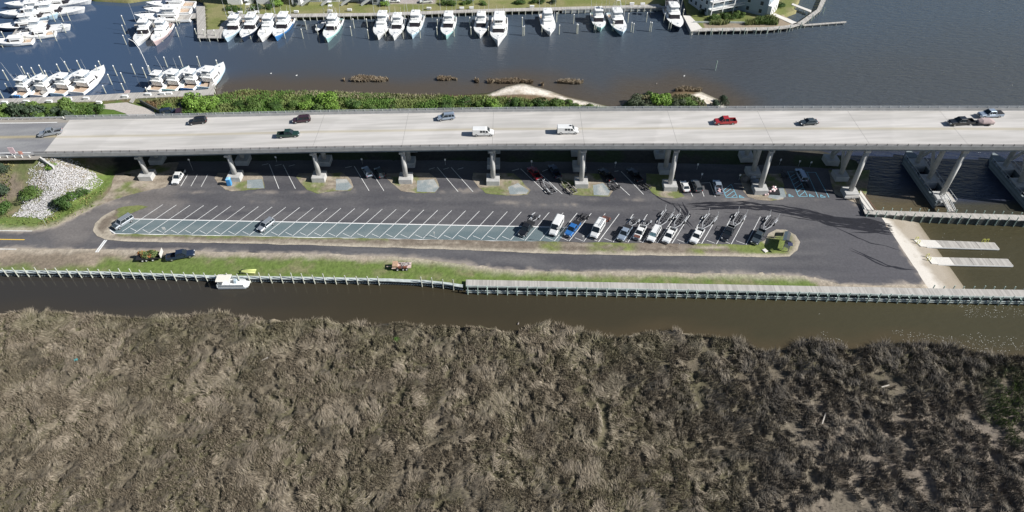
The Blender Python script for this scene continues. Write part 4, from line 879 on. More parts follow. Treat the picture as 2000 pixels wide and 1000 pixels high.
for i, (x, y, r, k, l) in enumerate([(378, 200, 4.4, 'bright', 'big bright green shrub right of the marina walkway'), (408, 203, 4.0, 'bright', 'bright green shrub just right of the biggest one by the walkway'), (324, 209, 1.8, 'bright', 'small lime green bush in the brown reeds left of the walkway'),
      (466, 206, 2.2, 'dkg', 'low dark green bush left of the pair of brighter bushes'), (489, 203, 3.4, 'mid', 'wide green shrub in front of the brown reeds'), (535, 207, 2.4, 'dkg', 'low dark bush between two wider shrubs'), (568, 203, 2.8, 'mid', 'green shrub left of the tallest bright one'),
      (600, 203, 3.0, 'bright', 'bright shrub touching the left of the tallest one'), (634, 194, 4.2, 'bright', 'tallest bright green shrub on the bank'), (622, 206, 3.0, 'mid', 'mid green shrub at the foot of the tallest one'), (650, 206, 2.6, 'bright', 'low bright shrub right of the tallest one'),
      (688, 205, 3.0, 'dkg', 'dark shrub right of the tallest one, among pale reeds'), (730, 209, 2.0, 'mid', 'low green bush in pale reeds'), (764, 207, 2.0, 'dkg', 'low dark bush in pale reeds left of the crossover'), (870, 204, 2.6, 'dkg', 'dark green bush right above the silver blue crossover'),
      (886, 198, 2.2, 'mid', 'small green bush behind the one above the crossover'), (912, 198, 3.4, 'dkg', 'dense dark green shrub left of the sand spit'), (938, 203, 2.4, 'mid', 'low green shrub left of the sand'), (963, 205, 2.8, 'bright', 'bright green shrub below the left tip of the sand'),
      (1000, 199, 3.0, 'dkg', 'dark green shrub in front of the white sand'), (1028, 204, 2.8, 'mid', 'green shrub in front of the middle of the sand'), (1052, 203, 3.4, 'dkg', 'wide dark shrub in front of the sand'), (1082, 199, 3.2, 'mid', 'green shrub where the sand narrows'),
      (1104, 200, 3.0, 'mid', 'rounded green shrub at the right end of the belt'), (1124, 206, 2.2, 'dkg', 'low dark bush at the right tail of the belt'), (1150, 207, 1.8, 'mid', 'last low bush on the right tail of the belt'),
      (1244, 196, 3.6, 'grey', 'grey green shrub at the left of the small point'), (1266, 204, 2.8, 'grey', 'grey green low shrub near the parapet on the point'), (1294, 193, 4.2, 'bright', 'big bright green shrub on the small point'), (1324, 200, 3.0, 'grey', 'grey green shrub mid point'),
      (1349, 196, 3.2, 'mid', 'green shrub left of the right hand sand'), (1268, 182, 1.4, 'dkg', 'tiny dark bush at the water edge of the point'), (1413, 195, 2.4, 'cedar', 'dark cedar at the right tip of the sand'), (1396, 203, 2.2, 'cedar', 'low dark cedar by the parapet on the sand')]):
    tree(x, y, r, k, l, G2)
G3 = 'bushes on the embankment'
for x, y, r, k, l in [(53, 372, 3.0, 'mid', 'olive bush standing left of the white stones'), (130, 394, 3.3, 'dkg', 'round bright green bush at the foot of the white stones'), (161, 375, 1.9, 'dkg', 'small dark cedar on the right of the white stones'), (100, 327, 1.9, 'bright', 'small lime green bush on top of the white stones'),
      (2, 330, 2.4, 'cedar', 'dark cedar at the left edge below the guardrail'), (-2, 370, 2.8, 'cedar', 'dark cedar at the left edge, middle of three'), (0, 402, 2.8, 'dkg', 'dark bush at the left edge nearest the road'), (107, 397, 1.6, 'cedar', 'dark grey cedar bush touching the round bright bush')]:
    tree(x, y, r, k, l, G3)
# scrub and reeds on the far bank
def scrub(name, poly, dens, hgt, c0, c1, label, seed, cat='reeds', z0=1.0, w_=.12, lo=0, kind='stuff'):
    pl = [at(*p, z0)[:2] for p in poly]; A = np.array(pl); x0, y0 = A.min(0); x1, y1 = A.max(0); r_ = np.random.RandomState(seed)
    n = int((x1 - x0) * (y1 - y0) * dens); X = r_.uniform(x0, x1, n); Y = r_.uniform(y0, y1, n); k = inpoly(X + (fbm(X, Y, 2, 2, 3) - .5) * 2, Y + (fbm(X, Y, 2, 2, 4) - .5) * 2, pl); X, Y = X[k], Y[k]
    nn = fbm(X, Y, 3, 3, seed); k = r_.rand(len(X)) < sst(lo, lo + .25, nn) + .1; X, Y, nn = X[k], Y[k], nn[k]; n = len(X)
    Zz = (land_z(X, Y) if z0 < 1.1 else np.full(n, z0)); t = np.clip(sst(.35, .65, fbm(X, Y, 5, 3, seed + 1)) * .8 + r_.rand(n) * .35, 0, 1)
    c = mix(np.broadcast_to(c0, (n, 3)), c1, t) * (.7 + .6 * r_.rand(n))[:, None]
    o = blades(name, X, Y, Zz - .02, r_.rand(n) * 6.28, .1 + .5 * r_.rand(n), hgt * (.5 + .5 * nn + .4 * r_.rand(n)), w_ * (1 + r_.rand(n)), c, grassmat('dry_grass'))
    return tag(o, label, cat, kind=kind)
scrub('bank_scrub', [(300, 222), (330, 200), (430, 186), (470, 176), (560, 179), (640, 181), (760, 184), (900, 187), (960, 190), (1040, 200), (1100, 204), (1180, 209), (1190, 214), (700, 222), (420, 228)], 16, 1.3, (.10, .20, .04), (.19, .23, .08), 'mixed green and tan reeds covering the bank behind the bridge', 3, 'reeds', 1.0, .2)
scrub('bank_reeds', [(420, 188), (470, 176), (540, 178), (600, 184), (560, 196), (480, 200), (430, 200)], 14, 1.0, (.19, .14, .08), (.24, .20, .11), 'reddish brown dead reeds at the water edge left of the tallest shrub', 5, 'reeds', 1.0, .2)
scrub('tan_reeds', [(560, 178), (700, 181), (800, 184), (870, 186), (860, 194), (760, 196), (660, 194), (580, 188)], 14, 1.4, (.34, .29, .20), (.22, .22, .12), 'pale tan reeds along the water right of the tallest shrub', 15, 'reeds', 1.0, .18)
scrub('brown_reeds', [(275, 200), (340, 194), (352, 196), (335, 215), (322, 222), (300, 214)], 14, 1.0, (.20, .12, .07), (.16, .16, .07), 'brown reeds between the drive and the dark walkway', 6, 'reeds', 1.0, .2)
scrub('point_scrub', [(1228, 200), (1250, 186), (1300, 184), (1350, 184), (1375, 195), (1380, 211), (1225, 211)], 10, 1.0, (.12, .17, .05), (.22, .2, .12), 'green scrub under the shrubs of the small point', 8, 'reeds', 1.0, .2)
scrub('embankment_weeds', [(-120, 325), (60, 330), (40, 380), (10, 420), (70, 428), (120, 412), (190, 372), (215, 345), (190, 400), (110, 440), (-120, 446)], 5, .5, (.12, .18, .04), (.24, .22, .09), 'low weeds and grass on the embankment slope', 9, 'grass', 1.0, .16, .3)
for i, (x0, x1, y, h, l) in enumerate([(684, 757, 154, 8, 'largest dead reed islet, leftmost in the shallows'), (851, 892, 153, 5, 'narrow dead reed islet between the largest and the tiny one'), (926, 935, 158, 5, 'tiny round reed clump beside the long islet'), (951, 1043, 158, 6, 'long dead reed islet behind the sand spit'),
      (1088, 1142, 160, 5, 'straight dead reed islet right of the sand spit'), (1057, 1063, 164, 3, 'smallest reed clump off the sand spit'), (1320, 1374, 174, 6, 'grey dead reed clump above the right hand sand'), (669, 676, 155, 3, 'tiny clump left of the largest islet')]):
    pl = [(x0, y - 1), (x0 + (x1 - x0) * .3, y - h * .7), (x0 + (x1 - x0) * .7, y - h * .6), (x1, y), (x1 - 2, y + h * .5), (x0 + (x1 - x0) * .4, y + h * .55), (x0 + 2, y + h * .4)]
    scrub('reed_islet', pl, 55, 1.1, (.20, .15, .10), (.34, .28, .2), l, 20 + i, 'reed clump', 1.2 if i == 6 else .12 + 1.0, .16, 0, None)['group'] = 'reed islets in the shallows'
for o in [o for o in C.objects if o.name.startswith('reed_islet')]: o.location.z = -1.05; o.location.y += 1.1
# plants on the flatbed
V, F, c = crown_mesh('x', 2600, (2.9, 1.2, 1.5), ((.06, .11, .03), (.22, .26, .10)), .16, 77, 16, .1); r_ = np.random.RandomState(4)
bl = np.repeat((fbm(V[::4, 0], V[::4, 1], .8, 2, 3) > .62) & (r_.rand(len(V) // 4) < .6), 4); c[bl] = (.50, .20, .08)
V[:, 2] += .85; npmesh('plants', V, F, leafm, c, TRAILER_LOAD)
# white stone riprap
pl = [at(*p, 1.2)[:2] for p in [(100, 322), (65, 340), (50, 360), (85, 372), (40, 392), (32, 415), (70, 424), (98, 418), (110, 400), (150, 385), (180, 362), (186, 345), (150, 330), (125, 318)]]
pl = [(lambda q: at(x, y, q))(onz(x, y, 'land'))[:2] for x, y in [(98, 316), (64, 340), (48, 366), (70, 382), (36, 396), (28, 420), (70, 430), (104, 422), (112, 402), (156, 386), (192, 366), (206, 350), (175, 332), (125, 314)]]
A = np.array(pl); x0, y0 = A.min(0); x1, y1 = A.max(0); X = rs.uniform(x0, x1, 26000); Y = rs.uniform(y0, y1, 26000); k = inpoly(X + (fbm(X, Y, 3, 3, 1) - .5) * 4, Y + (fbm(X, Y, 3, 3, 2) - .5) * 4, pl); X, Y = X[k][:15000], Y[k][:15000]; k = rs.rand(len(X)) < sst(-.5, 4.5, pdist(X, Y, pl, True) + (fbm(X, Y, 2.5, 3, 6) - .5) * 7) * .8 + .12; X, Y = X[k], Y[k]
n = len(X); base = np.array([(1, 0, 0), (0, 1, 0), (-1, 0, 0), (0, -1, 0), (0, 0, 1), (0, 0, -1)]); sc = (.08 + .15 * rs.rand(n) ** 2)[:, None, None]
V = base[None] * sc * (.7 + .6 * rs.rand(n, 6, 1)); th = rs.rand(n) * 6.28; ct, st_ = np.cos(th)[:, None], np.sin(th)[:, None]
V = np.stack([V[:, :, 0] * ct - V[:, :, 1] * st_, V[:, :, 0] * st_ + V[:, :, 1] * ct, V[:, :, 2]], 2) + np.stack([X, Y, land_z(X, Y) + .08], 1)[:, None]
f8 = np.array([(0, 1, 4), (1, 2, 4), (2, 3, 4), (3, 0, 4), (1, 0, 5), (2, 1, 5), (3, 2, 5), (0, 3, 5)]); F = (np.arange(n)[:, None, None] * 6 + f8[None]).reshape(-1, 3)
c = np.repeat(np.array((.56, .545, .54)) * (.5 + .6 * rs.rand(n))[:, None], 6, 0)
tag(npmesh('riprap', V.reshape(-1, 3), F, mat_vc('white_stone', .9, .1, 2), c), 'white broken stone spread over the embankment slope', 'stones', kind='stuff')
#@@5
# ------------------------------------------------------------------ bulkheads, boardwalks, floating docks
plank = mat_plank('grey_planks', (.40, .38, .35), .32, 0, .22); pile_m = mat('treated_pile', (.46, .47, .40), .85, var=.25, vs=2); pilegr = mat('green_pile', (.38, .48, .42), .85, var=.3, vs=2)
capw = mat('weathered_cap', (.46, .50, .48), .85, var=.3, vs=1); wallw = mat('bulkhead_boards', (.075, .085, .08), .9, var=.5, vs=3); concw = mat('white_concrete', (.66, .63, .58), .8, var=.1)
yel = mat('yellow_paint_rail', (.62, .62, .12), .5)
def offs(pl, d):
    P = np.array([p[:2] for p in pl], float); out = []
    for i in range(len(P)):
        a = P[max(i - 1, 0)]; b = P[min(i + 1, len(P) - 1)]; t = (b - a) / np.hypot(*(b - a)); out.append(P[i] + np.array([-t[1], t[0]]) * d)
    return out
def ribbon(mb, pl, d0, d1, z0, z1):
    A = offs(pl, d0); B = offs(pl, d1)
    for i in range(len(A) - 1):
        mb.prism([tuple(A[i]), tuple(A[i + 1]), tuple(B[i + 1]), tuple(B[i])][::(1 if d1 > d0 else -1)], z0, z1)
def along(pl, step, start=.5):
    P = [np.array(p[:2], float) for p in pl]; out = []; s = start
    for a, b in zip(P[:-1], P[1:]):
        L = np.hypot(*(b - a)); t = (b - a) / L
        while s < L: out.append((a + t * s, t)); s += step
        s -= L
    return out
bk = thing('bulkhead', 'timber bulkhead with tall leaning posts holding the grass bank of the canal', 'bulkhead')
mb = MB(); ribbon(mb, BULK_W, -.05, -.35, -.6, 1.22); mb.build('wall', wallw, bk)
mb = MB(); ribbon(mb, BULK_W, .15, -.75, 1.24, 1.42); mb.build('cap', capw, bk)
mb = MB(); ribbon(mb, BULK_W, -.36, -.55, .25, .5); mb.build('waler', capw, bk)
for n_, (p, t) in enumerate(along(BULK_W, .55, .3)): pass
mb = MB()
for p, t in along(BULK_W, .62, .3): q = p + np.array([t[1], -t[0]]) * .48; mb.box((q[0], q[1], .35), (.16, .2, 1.5))
tag(mb.build('sheet_ribs', wallw, bk), kind='stuff')
pt = [p for p in along(BULK_W, 2.55, 1.)]
for k, (p, t) in enumerate(pt):
    if pix(*p)[0] > 905 or (760 < pix(*p)[0] < 820): continue
    q = p + np.array([t[1], -t[0]]) * .72
    MB().tube((q[0], q[1], -1), (q[0] + rnd.uniform(-.2, .12), q[1] + rnd.uniform(-.1, .15), 2.75 + .7 * rnd.random()), .15, .13, 7).build('post', pile_m, bk)
BW_F = [at(910, 557, 2.), at(1200, 562.5, 2.), at(1500, 568.5, 2.), at(1815, 576, 2.), at(2000, 579, 2.), at(2400, 588, 2.)]
BW_B = [at(910, 546, 2.), at(1200, 551.5, 2.), at(1500, 557, 2.), at(1815, 563, 2.), at(2000, 566, 2.), at(2400, 573, 2.)]
def walk(name, F, B, z, label, step, fposts, bposts, front_sub=True, top=None, m=None, hp=1.0):
    t = thing(name, label, 'boardwalk'); mb = MB()
    for i in range(len(F) - 1): mb.prism([F[i][:2], F[i + 1][:2], B[i + 1][:2], B[i][:2]], z - .18, z)
    mb.build('walking_deck', m or plank, t)
    if front_sub:
        mb = MB(); ribbon(mb, F, -.9, -.62, .35, .6); ribbon(mb, F, -.88, -.66, .95, 1.12); ribbon(mb, F, -.02, -.2, z - .5, z - .02); mb.build('waler', capw, t)
        mb = MB(); ribbon(mb, F, .35, .12, -.6, z - .25); mb.build('back_wall', wallw, t)
    if fposts:
        for k, (p, tt) in enumerate(along(F, step, .4)):
            q = p + np.array([tt[1], -tt[0]]) * (1.0 if front_sub else .12)
            MB().tube((q[0], q[1], -1), (q[0] + rnd.uniform(-.14, .14), q[1] + rnd.uniform(-.1, .1), z + hp + rnd.uniform(-.25, .15)), .14, .12, 7).bar((q[0], q[1], z - .35), (p[0] - tt[1] * .4, p[1] + tt[0] * .4, z - .35), .16).build('post', pilegr, t)
    if bposts:
        for k, (p, tt) in enumerate(along(B, step, .2)):
            if pix(*p)[0] < bposts: continue
            q = p + np.array([-tt[1], tt[0]]) * .15
            MB().tube((q[0], q[1], -1), (q[0] + rnd.uniform(-.1, .1), q[1], z + .8 + rnd.uniform(-.2, .15)), .13, .12, 7).build('post', pilegr, t)
    return t
lower = walk('boardwalk', BW_F, BW_B, 2.0, 'long grey plank boardwalk along the canal from the grass bank past the ramp', 2.3, True, 1810)
UF = [at(1690, 418, 2.), at(1722, 419.5, 2.), at(2000, 431, 2.), at(2400, 448, 2.)]; UB = [at(1686, 409, 2.), at(1722, 411, 2.), at(2000, 420, 2.), at(2400, 436, 2.)]
upper = walk('boardwalk', UF, UB, 2.0, 'pale plank pier running right from the ramp between the two water basins', 2.35, True, 1712, False)
mb = MB(); ribbon(mb, UF, -.01, .2, -.6, 1.8); mb.build('wall', wallw, upper)
# raised concrete walk and wall beside the last land pier
w_ = thing('concrete_walk', 'short white concrete walkway with brown rail joining pier footing and plank pier', 'walkway')
mb = MB(); mb.prism([at(1678, 382, 2.)[:2], at(1690, 410, 2.)[:2], at(1708, 411, 2.)[:2], at(1681, 372, 2.)[:2]], -.6, 2.0); mb.build('slab', concw, w_)
MB().bar(at(1683, 373, 3.0), at(1712, 411, 3.0), .12, .1).bar(at(1683, 373, 2.5), at(1712, 411, 2.5), .08, .1).build('railing', mat('brown_rail', (.25, .13, .10), .7), w_)
MB().bar(at(1650, 385, 2.4), at(1678, 384, 2.4), .2, .6).bar(at(1653, 388, 1.3), at(1653, 386, 2.3), .15).bar(at(1664, 388, 1.3), at(1664, 386, 2.3), .15).build('barrier', concw, w_)
def floatdock(label, px4, hoops):
    t = thing('floating_dock', label, 'dock', (0, 0, 0), 0, 'floating docks at the ramp'); P4 = [at(*p, .6)[:2] for p in px4]; a, b, c, d = [np.array(p) for p in P4]
    e = .16
    def seg(f0, f1, z0, z1, nm, m_, sh=0): MB().prism([tuple(a + (b - a) * f0), tuple(d + (c - d) * f0), tuple(d + (c - d) * f1), tuple(a + (b - a) * f1)][::-1], z0, z1).build(nm, m_, t)
    fs = [0, .22, .48, .74, 1.]
    for i in range(4): seg(fs[i] + (.003 if i else 0), fs[i + 1] - .003, .28, .60, 'deck_section', concw if i == 0 else plank)
    mb = MB(); mb.bar((*d, .36), (*c, .36), .22, .3).bar((*b, .36), (*c, .36), .22, .3); mb.build('fender', white, t)
    for hx, hy in hoops:
        p = at(hx, hy, .6); MB().bar((p[0], p[1], .6), (p[0], p[1], 1.6), .1).bar((p[0], p[1], 1.6), (p[0] + .6, p[1], 1.6), .1).bar((p[0] + .6, p[1], 1.6), (p[0] + .6, p[1], .6), .1).build('hoop', yel, t)
    # gangplank from the ramp
    q0 = a + (a - b) / np.hypot(*(a - b)) * 1.6; q1 = d + (d - c) / np.hypot(*(d - c)) * 1.6
    MB().add([(*q0, .72), (*a, .61), (*d, .61), (*q1, .72), (*q0, .45), (*a, .4), (*d, .4), (*q1, .45)], [(0, 3, 2, 1), (4, 5, 6, 7), (0, 1, 5, 4), (2, 3, 7, 6), (0, 4, 7, 3)]).build('gangplank', concw, t)
floatdock('floating dock nearer the plank pier, with yellow hoops at both ends', [(1795, 468), (1942, 473.5), (1952, 486), (1811, 482)], [(1787, 469), (1790, 476), (1917, 473), (1924, 473)])
floatdock('floating dock nearer the lower boardwalk, hoops only at the ramp end', [(1822, 502), (1968, 505.5), (1979, 519), (1833, 516)], [(1808, 502), (1811, 509)])
# fender platforms round the water piers
fgrey = mat_plank('fender_timber', (.20, .23, .24), .4, 2, .3)
for n_, x in enumerate((114.6, 138.6)):
    t = thing('pier_fender', 'timber fender with catwalk round the %s pier standing in water' % ('first bridge' if n_ == 0 else 'rightmost bridge'), 'fender', (0, 0, 0), 0, 'pier fenders'); yb = deck(x)[1]
    y0, y1 = yb - 1.2, yb + 19
    for s in (-1, 1):
        MB().prism([(x + s * 2.3 - .25, y0), (x + s * 2.3 + .25, y0), (x + s * 2.3 + .25, y1), (x + s * 2.3 - .25, y1)], -.5, 2.1).build('fender_wall', fgrey, t)
        mb = MB(); mb.bar((x + s * 2.55, y0, 3.1), (x + s * 2.55, y1, 3.1), .08)
        for k in range(9): yy = y0 + (y1 - y0) * k / 8; mb.bar((x + s * 2.55, yy, 2), (x + s * 2.55, yy, 3.1), .08)
        mb.build('catwalk_rail', galv, t)
    MB().prism([(x - 2.3, y1), (x + 2.3, y1), (x + .3, y1 + 4), (x - .3, y1 + 4)], -.5, 2.1).build('fender_nose', fgrey, t)
    MB().box((x + 2.2, (y0 + y1) / 2, 2.15), (1.0, y1 - y0, .08)).build('catwalk', plank, t)
    MB().box((x - 1.6, yb + .4, 2.4), (1.6, 2.2, .8)).box((x - .3, yb - .6, 1.9), (2.2, 1.4, .5)).build('concrete_steps', pierc, t, bevel=.03)
t = thing('gangway', 'white railed gangway linking plank pier to the fender of the bridge pier in water', 'gangway')
ga, gb = at(1842, 384, 2.2), at(1858, 414, 2.1); d_ = Vector(gb) - Vector(ga); nrm = Vector((-d_.y, d_.x, 0)).normalized() * .7
MB().bar(ga, gb, 1.5, .12).build('walkway', plank, t)
for s in (1, -1):
    mb = MB(); A_, B_ = Vector(ga) + nrm * s, Vector(gb) + nrm * s
    for h in (.5, 1.0): mb.bar(A_ + Vector((0, 0, h)), B_ + Vector((0, 0, h)), .08)
    for k in range(7): q = A_ + (B_ - A_) * k / 6; mb.bar(q, q + Vector((0, 0, 1.0)), .07)
    mb.build('handrail', white, t)
# ------------------------------------------------------------------ small things in the lot
t = thing('portable_toilet', 'bright blue portable toilet beside the second bridge pier', 'toilet', at(449, 361, 1.26), .1)
bl = mat('blue_plastic', (.06, .30, .62), .5); MB().box((0, 0, 1.1), (1.15, 1.15, 2.1)).build('cabin', bl, t, bevel=.05); MB().loft([[(-.62, -.62, 2.12), (.62, -.62, 2.12), (.62, .62, 2.12), (-.62, .62, 2.12)], [(-.3, -.3, 2.4), (.3, -.3, 2.4), (.3, .3, 2.4), (-.3, .3, 2.4)]]).build('roof', mat('pale_blue_plastic', (.25, .5, .72), .5), t); MB().box((0, -.58, 1.05), (.8, .05, 1.8)).build('door', mat('door_blue', (.04, .22, .5), .5), t)
def post_sign(px, py, h, label, col=None, wdt=.45, ht=.6, name='sign_post', cat='sign', grp=None):
    p = at(px, py, 1.25); t = thing(name, label, cat, p, 0, grp); MB().tube((0, 0, 0), (0, 0, h), .04, n=6).build('pole', galv, t); MB().box((0, -.05, h - ht / 2), (wdt, .04, ht)).build('panel', col or white, t); return t
for x, y, l in [(541, 317, 'small white bay sign between the second and third piers'), (708, 321, 'small white bay sign above the pale blue suv'), (870, 322, 'small white bay sign between the fourth and fifth piers'), (1038, 325, 'small white bay sign above the dark red pickup'),
                (1201, 328, 'small white bay sign between the two black shaded pickups'), (1361, 331, 'small white sign high behind the white sedan and grey suv'), (1369, 350, 'small white sign just above the dark grey suv'), (1443, 352, 'small white sign beside the grey boulder'),
                (1522, 322, 'small white sign left of two more in the blue bays'), (1559, 325, 'small white sign directly behind the long pale blue suv'), (1581, 327, 'small white sign right of the long pale blue suv')]:
    post_sign(x, y, 2.1, l, grp='bay signs under the bridge')
post_sign(1089, 475, 5.2, 'tall white post at the right end of the tinted strip', wdt=.9, ht=.5, name='pole', cat='pole')
post_sign(1138, 475, 2.6, 'grey post with a white box beside the ladder van', name='utility_post', cat='post', ht=.5)
post_sign(324, 455, 2.0, 'white sign on a post in the tinted strip near its left end', grp=None, wdt=.8, ht=.8)
post_sign(849, 464, 2.0, 'thin sign post in the middle of the tinted strip', wdt=.3)
post_sign(91, 440, 3.0, 'thin leaning pole on the grass beside the left road', name='pole', cat='pole', wdt=.1, ht=.1)
post_sign(1325, 484, 1.6, 'short thin post on the median below the white pickups', name='post', cat='post', wdt=.15, ht=.2)
post_sign(377, 333, 4.0, 'lamp post in the shade behind the leftmost white pickup', wdt=.5, ht=.5, name='lamp_post', cat='lamp')
# kiosk
p0 = at(1538, 480, 1.3); t = thing('information_kiosk', 'angled information kiosk with dark roofs and a solar panel on the median tip', 'kiosk', p0, 0)
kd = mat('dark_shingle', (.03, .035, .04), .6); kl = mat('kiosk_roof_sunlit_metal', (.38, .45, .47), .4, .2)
def lp(x, y, z): q = at(x, y, 1.3 + z); return (q[0] - p0[0], q[1] - p0[1], z)
A1, A2, B2 = lp(1540, 451, 3.2), lp(1536, 468, 3.2), lp(1546, 473, 3.2)
for a, b in ((A1, A2), (A2, B2)):
    d_ = Vector(b) - Vector(a); n_ = Vector((-d_.y, d_.x, 0)).normalized()
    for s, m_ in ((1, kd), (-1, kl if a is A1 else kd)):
        e = n_ * s * .75; V = [Vector(a), Vector(b), Vector(b) + e - Vector((0, 0, .45)), Vector(a) + e - Vector((0, 0, .45))]
        MB().add([tuple(v) for v in V] + [tuple(v - Vector((0, 0, .08))) for v in V], [(0, 1, 2, 3), (7, 6, 5, 4), (0, 4, 5, 1), (1, 5, 6, 2), (2, 6, 7, 3), (3, 7, 4, 0)]).build('roof_panel', m_, t)
    MB().bar((a[0], a[1], 1.6), (b[0], b[1], 1.6), .08, 1.3).build('notice_board', mat('notice_paper', (.55, .56, .5), .6, var=.3, vs=5), t)
for q in (A1, A2, B2): MB().bar((q[0], q[1], 0), (q[0], q[1], 3.1), .16).build('post', wood, t)
q = lp(1543, 474, 3.2); MB().add([(q[0] - .6, q[1] - .75, 2.95), (q[0] + .5, q[1] - .95, 2.95), (q[0] + .6, q[1] - .1, 3.25), (q[0] - .5, q[1] + .1, 3.25)], [(0, 1, 2, 3)]).build('solar_panel', mat('solar_cell', (.05, .055, .11), .3), t)
t = thing('notice_sign', 'dark rectangular notice sign on low posts left of the kiosk', 'sign', at(1519, 465, 1.3)); MB().box((0, 0, 1.3), (2.1, .12, 1.1)).build('board', kd, t)
for s in (-1, 1): MB().bar((s * .9, 0, 0), (s * .9, 0, 1.8), .12).build('post', wood, t)
t = thing('path_slabs', 'pale stone slab lying on the median left of the kiosk', 'slab', at(1494, 490, 1.31)); MB().box((0, 0, .1), (1.0, 1.1, .25), .5).build('stone', concw, t, bevel=.05)
# things beside the eighth pier
t = thing('storage_box', 'pale grey two part storage box against a bridge footing', 'box', at(1472, 359, 1.27), -.1); MB().box((0, 0, .6), (2.2, 1.6, 1.2)).build('lower_box', PAINT['grey'], t, bevel=.04); MB().box((-.3, 1.2, .8), (1.4, .9, 1.5)).build('upper_box', PAINT['silver'], t, bevel=.04)
mb = MB(); mb.sphere((0, 0, .7), (1.25, 1.0, 1.1), 9, 6); o = mb.build('boulder', mat('grey_rock', (.16, .15, .14), .9, var=.3), None); o.location = at(1454, 354, 1.2); tag(o, 'grey boulder in the shade left of the storage box', 'boulder')
t = thing('dumpster_bags', 'heap of white and pink rubbish bags on a black pallet by the gravel', 'rubbish', at(1508, 374, 1.28)); MB().box((.2, 0, .25), (3.2, 3.0, .4), -.1).build('pallet', dark, t); r_ = random.Random(2)
for k in range(9): MB().sphere((r_.uniform(-1, 1), r_.uniform(-.9, 1.2), .65), (.38, .32, .3), 7, 5).build('bag', mat('pink_bag', (.7, .5, .5), .7) if k % 3 else white, t, True)
t = thing('rubbish_bags', 'few pinkish bags on the dirt below the black pallet', 'rubbish', at(1499, 379, 1.28))
for k in range(5): MB().sphere((r_.uniform(-.9, .9), r_.uniform(-.6, .6), .22), (.32, .28, .24), 7, 5).build('bag', mat('pink_bag', (.7, .5, .5), .7), t, True)
# road work signs and guardrails at the left
org = mat('sign_orange', (.85, .42, .33), .6)
zr = deck(-135)[2]
p = at(28, 303, zr); t = thing('road_work_sign', 'pink and white square road sign board on the left guardrail', 'sign', p); MB().box((0, 0, 1.5), (1.5, .1, 1.9)).build('panel', mat('pale_pink', (.8, .6, .62), .6), t); MB().bar((-.5, 0, 0), (-.5, 0, .7), .12).bar((.5, 0, 0), (.5, 0, .7), .12).build('legs', white, t)
p = at(43, 304, zr); t = thing('warning_flags', 'small orange diamond warning sign right of the square board', 'sign', p); MB().prism([(-.6, 0), (0, -.04), (.6, 0), (0, .04)], .4, 1.4).build('panel', org, t); MB().bar((0, 0, 0), (0, 0, .5), .1).build('leg', white, t)
def guard(name, t_, x0, x1, label):
    g = thing(name, label, 'guardrail'); xs_ = span_xs(x0, x1, 6)
    MB().path([(x, deck(x)[1] + t_, deck(x)[2] + .62) for x in xs_], .08, .32).build('beam', galv, g)
    k_ = 0
    for x in span_xs(x0, x1, 2.): MB().box((x, deck(x)[1] + t_ - .12 * (1 if t_ < 5 else -1), deck(x)[2] + .35), (.16, .16, .8)).build('post', white, g); k_ += 1
guard('guardrail', -.5, -200, -129, 'steel guardrail with white posts on the near side of the highway'); guard('guardrail', BW + .2, -200, -129, 'steel guardrail on the far side of the highway beneath the trees')
mb = MB(); ribbon(mb, [(x, deck(x)[1], 0) for x in (-200, -129)], BW + .5, BW + .8, 7.2, 8.2); 
# pontoon boat
loc, a = place((431, 556), (478, 552), 0.0, .6); t = thing('pontoon_boat', 'white pontoon boat with a cream canopy moored at the bulkhead', 'boat', loc, .02)
tanc = mat('cream_canvas', (.74, .70, .62), .8); alu = mat('aluminium', (.55, .6, .63), .35, .4)
MB().box((0, 0, .62), (6.6, 2.6, .14)).add([(3.3, -1.3, .55), (3.3, 1.3, .55), (4.0, .7, .55), (4.0, -.7, .55), (3.3, -1.3, .69), (3.3, 1.3, .69), (4.0, .7, .69), (4.0, -.7, .69)], [(0, 1, 2, 3), (7, 6, 5, 4), (1, 5, 6, 2), (2, 6, 7, 3), (3, 7, 4, 0)]).build('deck', white, t)
for s in (1, -1):
    MB().tube((-3.2, s * .95, .2), (3.0, s * .95, .2), .34, .34, 10).tube((3.0, s * .95, .2), (3.9, s * .95, .45), .34, .06, 10).build('pontoon', alu, t)
    MB().box((0, s * 1.26, 1.05), (6.0, .05, .7)).build('side_fence', alu, t); MB().box((-.6, s * .95, .9), (2.4, .5, .4)).box((2.2, s * .9, .9), (1.4, .5, .4)).build('bench', white, t)
    for x in (-2.8, -.2): MB().bar((x, s * 1.2, .7), (x, s * 1.15, 2.6), .06).build('canopy_pole', galv, t)
MB().loft([[(x, 1.25, 2.5), (x, .8, 2.68), (x, -.8, 2.68), (x, -1.25, 2.5), (x, 0, 2.52)] for x in (-3.2, -1.5, .0)]).build('canopy', tanc, t)
MB().box((.7, .3, 1.1), (.6, .8, .9)).build('console', mat('pale_blue_console', (.45, .55, .62), .4), t); MB().box((-3.6, 0, .7), (.5, .5, 1.1)).build('outboard_motor', dark, t, bevel=.08); MB().box((-3.25, 0, 1.05), (.05, 2.5, .7)).build('rear_fence', alu, t)
t = thing('inflatable_raft', 'yellow green inflatable raft on the bank behind the pontoon boat', 'raft', at(486, 531, 1.5), .0); yg = mat('yellow_green_vinyl', (.50, .54, .20), .6)
for s in (1, -1): MB().tube((-1.9, s * .45, .2), (1.7, s * .45, .2), .2, .2, 8).build('tube', yg, t, True)
MB().box((0, 0, .2), (3.4, .8, .1)).build('floor', yg, t)
